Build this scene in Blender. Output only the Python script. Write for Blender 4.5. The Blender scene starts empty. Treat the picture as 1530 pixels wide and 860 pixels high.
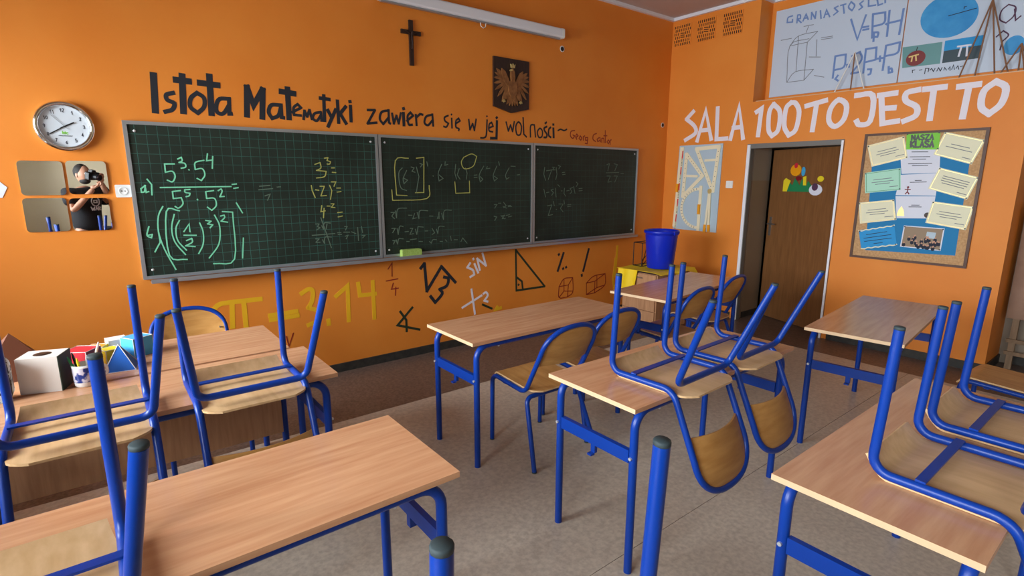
import bpy, math, random
from mathutils import Vector, Matrix
random.seed(7)
scene = bpy.context.scene
COL = scene.collection
PI = math.pi
rad = math.radians

def lin(r, g, b):
    f = lambda c: (c/255/12.92) if c/255 <= .04045 else ((c/255+.055)/1.055)**2.4
    return (f(r), f(g), f(b), 1.0)

# ------------------------------------------------------------------ camera
cam_data = bpy.data.cameras.new('camera')
cam_data.sensor_width = 36.0
cam_data.lens = 36.0*798.86/1530
cam_data.clip_start = 0.02
camera = bpy.data.objects.new('camera', cam_data)
COL.objects.link(camera)
camera.matrix_world = (Matrix.Translation((0, 0, 1.63)) @ Matrix.Rotation(rad(-37.956), 4, 'Z')
                       @ Matrix.Rotation(rad(90-11.502), 4, 'X') @ Matrix.Rotation(rad(0.138), 4, 'Z'))
scene.camera = camera

# ------------------------------------------------------------------ light
scene.view_settings.view_transform = 'Standard'
scene.view_settings.look = 'None'
scene.view_settings.gamma = 1.0
scene.view_settings.use_curve_mapping = False
scene.view_settings.exposure = -0.13
world = bpy.data.worlds.new('world'); scene.world = world
world.use_nodes = True
bg = world.node_tree.nodes['Background']
bg.inputs['Color'].default_value = (0.78, 0.88, 1.0, 1)
bg.inputs['Strength'].default_value = 1.0
LEFT_X, REAR_Y, BACK_Y, RIGHT_X, CEIL = -1.40, -3.2, 4.36, 5.90, 3.55
WINDOWS = [(-2.7, -0.9), (-0.4, 1.4), (1.9, 4.1)]
WZ0, WZ1 = 0.85, 2.45
for (a, b), gain in zip(WINDOWS, (.75, .85, 1.12)):
    ld = bpy.data.lights.new('window_daylight', 'AREA')
    ld.shape = 'RECTANGLE'; ld.size = WZ1-WZ0; ld.size_y = b-a
    ld.spread = rad(150); ld.energy = gain*68*(b-a)*(WZ1-WZ0); ld.color = (0.90, 0.96, 1.0)
    lo = bpy.data.objects.new('window_daylight', ld); COL.objects.link(lo)
    lo.location = (LEFT_X-0.62, (a+b)/2, (WZ0+WZ1)/2+.30); lo.rotation_euler = (0, rad(-68), 0)

# ------------------------------------------------------------------ materials
def new_mat(name):
    m = bpy.data.materials.new(name); m.use_nodes = True
    return m, m.node_tree.nodes, m.node_tree.links, m.node_tree.nodes['Principled BSDF']
def plain(name, rgb, rough=.5, metal=0.0, spec=.5):
    m, n, l, b = new_mat(name)
    b.inputs['Base Color'].default_value = lin(*rgb); b.inputs['Roughness'].default_value = rough
    b.inputs['Metallic'].default_value = metal; b.inputs['Specular IOR Level'].default_value = spec
    return m
def mottled(name, a, b_, scale, rough=.6, detail=6, stretch=(1, 1, 1), lo=.35, hi=.65, bump=0.0, spec=.4):
    """two colours mixed by noise in object space"""
    m, n, l, b = new_mat(name)
    tc = n.new('ShaderNodeTexCoord'); mp = n.new('ShaderNodeMapping'); oi = n.new('ShaderNodeObjectInfo')
    add = n.new('ShaderNodeVectorMath'); add.operation = 'MULTIPLY_ADD'
    add.inputs[1].default_value = (7, 3, 5)
    cx = n.new('ShaderNodeCombineXYZ')
    for i in range(3): l.new(oi.outputs['Random'], cx.inputs[i])
    l.new(cx.outputs[0], add.inputs[0]); l.new(tc.outputs['Object'], add.inputs[2])
    l.new(add.outputs[0], mp.inputs['Vector']); mp.inputs['Scale'].default_value = stretch
    nz = n.new('ShaderNodeTexNoise'); nz.inputs['Scale'].default_value = scale; nz.inputs['Detail'].default_value = detail
    l.new(mp.outputs[0], nz.inputs['Vector'])
    cr = n.new('ShaderNodeValToRGB'); cr.color_ramp.elements[0].position = lo; cr.color_ramp.elements[1].position = hi
    cr.color_ramp.elements[0].color = lin(*a); cr.color_ramp.elements[1].color = lin(*b_)
    l.new(nz.outputs['Fac'], cr.inputs['Fac']); l.new(cr.outputs['Color'], b.inputs['Base Color'])
    b.inputs['Roughness'].default_value = rough; b.inputs['Specular IOR Level'].default_value = spec
    if bump:
        bp = n.new('ShaderNodeBump'); bp.inputs['Strength'].default_value = bump; bp.inputs['Distance'].default_value = .01
        l.new(nz.outputs['Fac'], bp.inputs['Height']); l.new(bp.outputs['Normal'], b.inputs['Normal'])
    return m
def chalk_panel(name, strength):
    """dark green enamel with a printed squared grid and wiped chalk haze"""
    m, n, l, b = new_mat(name)
    tc = n.new('ShaderNodeTexCoord'); sep = n.new('ShaderNodeSeparateXYZ'); l.new(tc.outputs['Object'], sep.inputs[0])
    lines = []
    for ax in ('X', 'Z'):
        d = n.new('ShaderNodeMath'); d.operation = 'DIVIDE'; d.inputs[1].default_value = .062
        l.new(sep.outputs[ax], d.inputs[0])
        fr = n.new('ShaderNodeMath'); fr.operation = 'FRACT'; l.new(d.outputs[0], fr.inputs[0])
        lt = n.new('ShaderNodeMath'); lt.operation = 'LESS_THAN'; lt.inputs[1].default_value = .05
        l.new(fr.outputs[0], lt.inputs[0]); lines.append(lt)
    mx = n.new('ShaderNodeMath'); mx.operation = 'MAXIMUM'
    l.new(lines[0].outputs[0], mx.inputs[0]); l.new(lines[1].outputs[0], mx.inputs[1])
    nz = n.new('ShaderNodeTexNoise'); nz.inputs['Scale'].default_value = 2.2; nz.inputs['Detail'].default_value = 8
    l.new(tc.outputs['Object'], nz.inputs['Vector'])
    fade = n.new('ShaderNodeMapRange'); fade.inputs['From Min'].default_value = .35; fade.inputs['From Max'].default_value = .65
    fade.inputs['To Min'].default_value = .25*strength; fade.inputs['To Max'].default_value = strength
    l.new(nz.outputs['Fac'], fade.inputs['Value'])
    ml = n.new('ShaderNodeMath'); ml.operation = 'MULTIPLY'; l.new(mx.outputs[0], ml.inputs[0]); l.new(fade.outputs[0], ml.inputs[1])
    base = n.new('ShaderNodeValToRGB'); base.color_ramp.elements[0].position = .3; base.color_ramp.elements[1].position = .75
    base.color_ramp.elements[0].color = lin(30, 38, 32); base.color_ramp.elements[1].color = lin(47, 58, 50)
    l.new(nz.outputs['Fac'], base.inputs['Fac'])
    mix = n.new('ShaderNodeMixRGB'); l.new(ml.outputs[0], mix.inputs['Fac']); l.new(base.outputs[0], mix.inputs[1])
    mix.inputs[2].default_value = lin(70, 150, 140)
    l.new(mix.outputs[0], b.inputs['Base Color']); b.inputs['Roughness'].default_value = .45
    b.inputs['Specular IOR Level'].default_value = .25
    return m

M = {}
M['orange'] = mottled('orange_paint', (224, 130, 42), (230, 140, 52), 1.5, .55, 5, bump=.02)
M['cream'] = mottled('cream_paint', (242, 230, 196), (246, 236, 204), 1.2, .6)
M['grey_wall'] = mottled('grey_paint', (150, 138, 122), (160, 148, 132), 1.5, .6)
M['beige_wall'] = plain('beige_paint', (150, 128, 104), .6)
M['ceiling'] = plain('white_ceiling', (190, 176, 172), .8)
M['white_trim'] = plain('white_trim', (228, 230, 238), .5)
M['lino_dark'] = mottled('brown_linoleum', (84, 68, 60), (114, 96, 86), 60, .38, 4)
M['lino_beige'] = mottled('beige_linoleum', (176, 164, 150), (198, 186, 170), 45, .35, 6)
M['base_dark'] = mottled('dark_skirting', (46, 46, 44), (62, 60, 56), 20, .5)
M['beech'] = mottled('beech_laminate', (196, 140, 102), (216, 166, 126), 3.0, .24, 5, (1.2, 14, 14), .3, .7)
M['beech_edge'] = plain('pale_edge_band', (214, 182, 144), .5)
M['ply'] = mottled('beech_plywood', (204, 164, 116), (222, 184, 138), 4.0, .38, 5, (9, 1.2, 9), .3, .7)
M['ply_top'] = mottled('varnished_plywood', (178, 124, 66), (200, 148, 88), 4.0, .35, 5, (9, 1.2, 9), .3, .7)
M['ply_back'] = mottled('varnished_backrest_ply', (178, 124, 62), (200, 148, 84), 4.0, .35, 5, (1.2, 9, 9), .3, .7)
M['panel_wood'] = mottled('melamine_wood', (168, 122, 88), (190, 144, 106), 4.0, .45, 5, (14, 14, 1.2), .3, .7)
M['blue_steel'] = plain('blue_lacquered_steel', (0, 54, 146), .34, 0, .4)
M['cap'] = plain('dark_rubber_cap', (48, 62, 66), .7)
M['bolt'] = plain('bright_bolt', (220, 222, 225), .3, .6)
M['alu'] = plain('aluminium', (172, 178, 184), .35, .7)
M['chalk_a'] = chalk_panel('squared_green_board', .45)
M['chalk_b'] = chalk_panel('plain_green_board', .16)
M['chalk_w'] = plain('green_white_chalk', (120, 205, 165), .9)
M['chalk_y'] = plain('yellow_chalk', (170, 170, 90), .9)
M['chalk_f'] = plain('faint_chalk', (92, 112, 96), .9)
M['black_paint'] = plain('black_paint', (28, 34, 44), .6)
M['white_paint'] = plain('white_wall_paint', (232, 226, 236), .6)
M['red_paint'] = plain('dark_red_paint', (140, 34, 16), .6)
M['yellow_paint'] = plain('yellow_wall_paint', (232, 176, 20), .6)
M['green_paint'] = plain('dark_green_paint', (32, 48, 30), .6)
M['door_wood'] = mottled('brown_door_veneer', (116, 76, 42), (134, 90, 52), 4, .4, 5, (14, 14, 1.0), .3, .7)
M['steel'] = plain('brushed_steel', (170, 170, 168), .3, .9)
M['frame_grey'] = plain('grey_door_frame', (110, 108, 104), .5)
M['chrome'] = plain('chrome', (225, 225, 225), .08, 1.0)
M['mirror'] = plain('mirror_glass', (240, 240, 240), .01, 1.0)
M['white'] = plain('white_plastic', (232, 232, 230), .4)
M['dial'] = plain('pale_dial', (206, 214, 222), .4)
M['black'] = plain('black_plastic', (18, 18, 20), .4)
M['dark_wood'] = mottled('dark_stained_wood', (44, 28, 24), (58, 38, 30), 8, .45, 4, (10, 10, 1))
M['eagle'] = mottled('carved_brown_wood', (120, 76, 40), (150, 100, 56), 20, .5)
M['gilt'] = plain('gilt', (214, 186, 120), .35, .5)
M['cork'] = mottled('cork', (184, 142, 98), (204, 164, 120), 60, .9, 4)
M['brown_frame'] = plain('brown_board_frame', (84, 50, 30), .5)
M['cream_paper'] = plain('cream_paper', (234, 232, 202), .8)
M['mint_paper'] = plain('mint_paper', (178, 228, 206), .8)
M['white_paper'] = plain('white_paper', (222, 226, 240), .7)
M['blue_paper'] = plain('blue_paper', (20, 124, 180), .7)
M['light_blue'] = plain('bright_blue_paper', (40, 150, 214), .7)
M['green_paper'] = plain('lime_paper', (126, 208, 62), .6)
M['ink'] = plain('dark_ink', (40, 44, 60), .8)
M['grey_ink'] = plain('grey_ink', (120, 124, 134), .8)
M['teal_ink'] = plain('blue_crayon', (110, 140, 196), .8)
M['purple_ink'] = plain('purple_marker', (84, 50, 80), .7)
M['poster'] = plain('laminated_poster', (198, 212, 230), .25)
M['disc'] = mottled('blue_crayon_fill', (40, 140, 206), (66, 160, 220), 6, .5)
M['teal'] = plain('teal_photo', (96, 150, 152), .4)
M['navy'] = plain('dark_photo', (36, 62, 74), .4)
M['apple'] = plain('apple_red', (120, 26, 30), .4)
M['pale_blue'] = plain('pale_blue_panel', (176, 196, 210), .5)
M['ivory'] = plain('ivory_plastic', (236, 226, 194), .45)
M['orange_plastic'] = plain('orange_plastic', (240, 160, 20), .4)
M['yellow'] = plain('yellow_cloth', (240, 204, 24), .7)
M['bucket'] = plain('blue_plastic', (6, 40, 190), .3)
M['sponge'] = mottled('green_sponge', (150, 180, 84), (168, 196, 104), 60, .9)
M['red'] = plain('red_card', (206, 40, 56), .5)
M['dark_red'] = plain('dark_red_card', (120, 20, 34), .5)
M['blue_card'] = plain('blue_card', (40, 110, 210), .4)
M['yellow_card'] = plain('yellow_card', (236, 214, 40), .5)
M['green_card'] = plain('green_card', (30, 130, 80), .5)
M['cyan_card'] = plain('cyan_card', (70, 170, 220), .5)
M['cardboard'] = plain('brown_cardboard', (104, 54, 26), .7)
M['box_white'] = plain('whitewashed_wood', (216, 210, 202), .6)
M['stick'] = plain('brown_stick', (134, 92, 62), .6)
M['raw_wood'] = mottled('raw_wood', (132, 108, 84), (152, 126, 100), 5, .7, 4, (8, 8, 1))
M['panel_brown'] = mottled('brown_hardboard', (140, 108, 90), (152, 120, 100), 10, .7)
M['skin'] = plain('skin', (198, 146, 118), .5)
M['hair'] = plain('dark_hair', (26, 20, 18), .7)
M['shirt'] = plain('black_cotton', (20, 21, 26), .85)
M['jeans'] = plain('dark_denim', (40, 50, 72), .8)
M['mug'] = mottled('printed_mug', (30, 54, 130), (210, 206, 220), 30, .25, 2, lo=.48, hi=.56)
M['pattern'] = mottled('black_white_print', (20, 24, 28), (210, 225, 228), 40, .6, 2, lo=.48, hi=.52)
def glass_mat():
    m = bpy.data.materials.new('window_glass'); m.use_nodes = True
    n, l = m.node_tree.nodes, m.node_tree.links
    n.clear(); o = n.new('ShaderNodeOutputMaterial'); t = n.new('ShaderNodeBsdfTransparent'); g = n.new('ShaderNodeBsdfGlossy')
    g.inputs['Roughness'].default_value = .02; fr = n.new('ShaderNodeFresnel'); mx = n.new('ShaderNodeMixShader')
    l.new(fr.outputs[0], mx.inputs[0]); l.new(t.outputs[0], mx.inputs[1]); l.new(g.outputs[0], mx.inputs[2]); l.new(mx.outputs[0], o.inputs[0])
    return m
M['glass'] = glass_mat()

# ------------------------------------------------------------------ mesh helpers
class MB:
    def __init__(s): s.v = []; s.f = []; s.mi = []; s.sm = []
    def add(s, vs, fs, mi=0, smooth=False):
        k = len(s.v); s.v += [tuple(v) for v in vs]
        for f in fs: s.f.append([k+i for i in f]); s.mi.append(mi); s.sm.append(smooth)
        return s
    def box(s, x0, x1, y0, y1, z0, z1, mi=0):
        vs = [(x, y, z) for x in (x0, x1) for y in (y0, y1) for z in (z0, z1)]
        return s.add(vs, [(0, 1, 3, 2), (4, 6, 7, 5), (0, 4, 5, 1), (2, 3, 7, 6), (0, 2, 6, 4), (1, 5, 7, 3)], mi)
    def tube(s, pts, r, n=12, mi=0, closed=False, r2=None):
        pts = [Vector(p) for p in pts]; N = len(pts); vs = []; fs = []; up = None
        for i, p in enumerate(pts):
            if closed: t = (pts[(i+1) % N]-pts[i-1]).normalized()
            else: t = (pts[min(i+1, N-1)]-pts[max(i-1, 0)]).normalized()
            if up is None:
                up = Vector((0, 0, 1)) if abs(t.z) < .9 else Vector((1, 0, 0))
            up = (up-t*up.dot(t)).normalized(); w = t.cross(up)
            rr = r if r2 is None else r+(r2-r)*i/(N-1)
            for k in range(n):
                a = 2*PI*k/n; vs.append(p+(up*math.cos(a)+w*math.sin(a))*rr)
        for i in range(N if closed else N-1):
            for k in range(n):
                j = (i+1) % N
                fs.append((i*n+k, i*n+(k+1) % n, j*n+(k+1) % n, j*n+k))
        s.add(vs, fs, mi, True)
        if not closed:
            s.add(vs[:n], [tuple(range(n))], mi); s.add(vs[-n:], [tuple(range(n))[::-1]], mi)
        return s
    def lathe(s, prof, c=(0, 0, 0), n=32, mi=0, axis='z'):
        vs = []; fs = []
        for r, z in prof:
            for k in range(n):
                a = 2*PI*k/n; x, y = r*math.cos(a), r*math.sin(a)
                vs.append((c[0]+x, c[1]+y, c[2]+z) if axis == 'z' else (c[0]+x, c[1]-z, c[2]+y))
        for i in range(len(prof)-1):
            for k in range(n): fs.append((i*n+k, i*n+(k+1) % n, (i+1)*n+(k+1) % n, (i+1)*n+k))
        s.add(vs, fs, mi, True); return s
    def prism(s, poly, h0, h1, plane='xz', mi=0):
        """extrude a 2-d polygon; plane xz: h is y, plane yz: h is x, plane xy: h is z"""
        def P(a, b, h): return {'xz': (a, h, b), 'yz': (h, a, b), 'xy': (a, b, h)}[plane]
        n = len(poly); vs = [P(a, b, h0) for a, b in poly]+[P(a, b, h1) for a, b in poly]
        fs = [tuple(range(n)), tuple(range(2*n-1, n-1, -1))]+[(i, (i+1) % n, n+(i+1) % n, n+i) for i in range(n)]
        return s.add(vs, fs, mi)
    def grid(s, fn, nu, nv, th, mi=0, mb_=None):
        """a curved sheet with thickness: fn(u, v) -> (point, normal)"""
        top = []; bot = []
        for i in range(nu+1):
            for j in range(nv+1):
                p, q = fn(i/nu, j/nv); p = Vector(p); q = Vector(q).normalized()
                top.append(p+q*th/2); bot.append(p-q*th/2)
        k = len(top); W = nv+1; fs = []; es = []; bs = []
        for i in range(nu):
            for j in range(nv):
                a = i*W+j; fs.append((a, a+W, a+W+1, a+1)); bs.append((k+a, k+a+1, k+a+W+1, k+a+W))
        ring = [i*W for i in range(nu+1)]+[nu*W+j for j in range(1, nv+1)]+[i*W+nv for i in range(nu-1, -1, -1)]+[j for j in range(nv-1, 0, -1)]
        for a, b in zip(ring, ring[1:]+ring[:1]): es.append((a, b, k+b, k+a))
        s.add(top+bot, fs, mi, True); s.add(top+bot, bs, mi if mb_ is None else mb_, True); s.add(top+bot, es, mi if mb_ is None else mb_); return s
    def build(s, name, mats, parent=None):
        me = bpy.data.meshes.new(name); me.from_pydata(s.v, [], s.f)
        mats = mats if isinstance(mats, (list, tuple)) else [mats]
        for m in mats: me.materials.append(M[m])
        me.polygons.foreach_set('material_index', s.mi); me.polygons.foreach_set('use_smooth', s.sm)
        import bmesh as _b
        bm = _b.new(); bm.from_mesh(me); _b.ops.remove_doubles(bm, verts=bm.verts, dist=1e-6) if not any(s.sm) else None
        _b.ops.recalc_face_normals(bm, faces=bm.faces); bm.to_mesh(me); bm.free()
        me.update()
        o = bpy.data.objects.new(name, me); COL.objects.link(o)
        if parent: o.parent = parent
        return o
def rounded(x0, x1, y0, y1, r, n=5):
    out = []
    for cx, cy, a0 in ((x1-r, y1-r, 0), (x0+r, y1-r, 90), (x0+r, y0+r, 180), (x1-r, y0+r, 270)):
        for k in range(n+1):
            a = rad(a0+90*k/n); out.append((cx+r*math.cos(a), cy+r*math.sin(a)))
    return out
def fillet(pts, radii, n=6):
    out = [Vector(pts[0])]
    for i in range(1, len(pts)-1):
        p = Vector(pts[i]); a = (Vector(pts[i-1])-p).normalized(); b = (Vector(pts[i+1])-p).normalized(); r = radii[i-1]
        if r <= 0: out.append(p); continue
        ang = a.angle(b); d = r/math.tan(ang/2); c = p+(a+b).normalized()*(r/math.sin(ang/2))
        s, e = p+a*d, p+b*d; u = (s-c); v = (e-c); tot = u.angle(v)
        for k in range(n+1):
            t = k/n; out.append(c+(u*math.sin((1-t)*tot)+v*math.sin(t*tot))/math.sin(tot))
    out.append(Vector(pts[-1])); return out
def tag(o, label=None, cat=None, group=None, kind=None):
    if label: o['label'] = label
    if cat: o['category'] = cat
    if group: o['group'] = group
    if kind: o['kind'] = kind
    return o
def thing(name, label, cat, loc=(0, 0, 0), rot=(0, 0, 0), group=None):
    o = bpy.data.objects.new(name, None); COL.objects.link(o); o.empty_display_size = .1
    o.location = loc; o.rotation_euler = rot
    return tag(o, label, cat, group)
def copy_tree(o, parent=None):
    c = o.copy(); COL.objects.link(c); c.parent = parent
    for ch in list(o.children): copy_tree(ch, c)
    return c
def struct(o): o['kind'] = 'structure'; return o
def smooth_stroke(st):
    """round the gentle bends of a hand-drawn stroke, keep its sharp corners"""
    if len(st) < 4: return [st]
    closed = math.hypot(st[0][0]-st[-1][0], st[0][1]-st[-1][1]) < 1e-5
    def turn(a, b, c):
        d = math.atan2(c[1]-b[1], c[0]-b[0])-math.atan2(b[1]-a[1], b[0]-a[0])
        return abs((d+PI) % (2*PI)-PI)
    cuts = [0]+[i for i in range(1, len(st)-1) if turn(st[i-1], st[i], st[i+1]) > rad(85)]+[len(st)-1]
    out = []
    for a, b in zip(cuts, cuts[1:]):
        P = st[a:b+1]
        if len(P) < 3: out.append(P); continue
        loop = closed and len(cuts) == 2
        pre = P[-2] if loop else (2*P[0][0]-P[1][0], 2*P[0][1]-P[1][1]); post = P[1] if loop else (2*P[-1][0]-P[-2][0], 2*P[-1][1]-P[-2][1])
        Q = [pre]+P+[post]; R = []
        for k in range(1, len(Q)-2):
            for s in range(4):
                t = s/4
                R.append(tuple(.5*(2*Q[k][m]+(Q[k+1][m]-Q[k-1][m])*t+(2*Q[k-1][m]-5*Q[k][m]+4*Q[k+1][m]-Q[k+2][m])*t*t+(3*Q[k][m]-Q[k-1][m]-3*Q[k+1][m]+Q[k+2][m])*t**3) for m in (0, 1)))
        R.append(P[-1]); out.append(R)
    return out
LAYER = [0]
def ribbon(mb, strokes, width, off, plane='xz', sign=-1, th=.0012, mi=0):
    """flat painted strokes: mitred strips, every piece at a hair's different height so none coincide"""
    def P(a, b, h): return {'xz': (a, h, b), 'yz': (h, a, b)}[plane]
    for st in strokes:
        if len(st) == 1: st = [st[0], (st[0][0]+1e-3, st[0][1])]
        for pc in smooth_stroke(st):
            LAYER[0] = (LAYER[0]+1) % 9; w = width/2; n = len(pc)
            ds = [((b[0]-a[0]), (b[1]-a[1])) for a, b in zip(pc, pc[1:])]
            ds = [(x/(math.hypot(x, y) or 1), y/(math.hypot(x, y) or 1)) for x, y in ds]
            L, R = [], []
            for k in range(n):
                d0 = ds[max(0, k-1)]; d1 = ds[min(n-2, k)]
                mx, my = -(d0[1]+d1[1]), d0[0]+d1[0]; q = math.hypot(mx, my)
                if q < .3: mx, my = -d1[1], d1[0]; q = 1
                mx, my = mx/q, my/q; c = max(.45, mx*-d1[1]+my*d1[0]); e = w/c
                x, y = pc[k]
                if k == 0: x -= ds[0][0]*w*.7; y -= ds[0][1]*w*.7
                if k == n-1: x += ds[-1][0]*w*.7; y += ds[-1][1]*w*.7
                L.append((x+mx*e, y+my*e)); R.append((x-mx*e, y-my*e))
            vs = []
            for k in range(n):
                h = off+sign*(th+LAYER[0]*6e-5+k*4e-6)
                vs += [P(*L[k], h), P(*R[k], h), P(*L[k], off), P(*R[k], off)]
            fs = []
            for k in range(n-1):
                a, b = 4*k, 4*k+4
                fs += [(a, a+1, b+1, b), (a, b, b+2, a+2), (a+1, a+3, b+3, b+1)]
            fs += [(0, 2, 3, 1), (4*n-4, 4*n-3, 4*n-1, 4*n-2)]
            mb.add(vs, fs, mi)
    return mb
def clusters(items, gap):
    """group (stroke, width) items that lie closer than gap to each other"""
    bbs = [(min(p[0] for p in s)-w/2, max(p[0] for p in s)+w/2, min(p[1] for p in s)-w/2, max(p[1] for p in s)+w/2) for s, w in items]
    idx = list(range(len(items)))
    ch = True
    while ch:
        ch = False
        for i in range(len(items)):
            for j in range(i):
                A, B = bbs[i], bbs[j]
                if idx[i] != idx[j] and A[0]-gap < B[1] and B[0]-gap < A[1] and A[2]-gap < B[3] and B[2]-gap < A[3]:
                    o, n = max(idx[i], idx[j]), min(idx[i], idx[j]); idx = [n if q == o else q for q in idx]; ch = True
    return [[items[i] for i in range(len(items)) if idx[i] == k] for k in sorted(set(idx))]
def parse(s): return [[tuple(map(float, p.split(','))) for p in st.split()] for st in s.split(';')]
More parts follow.
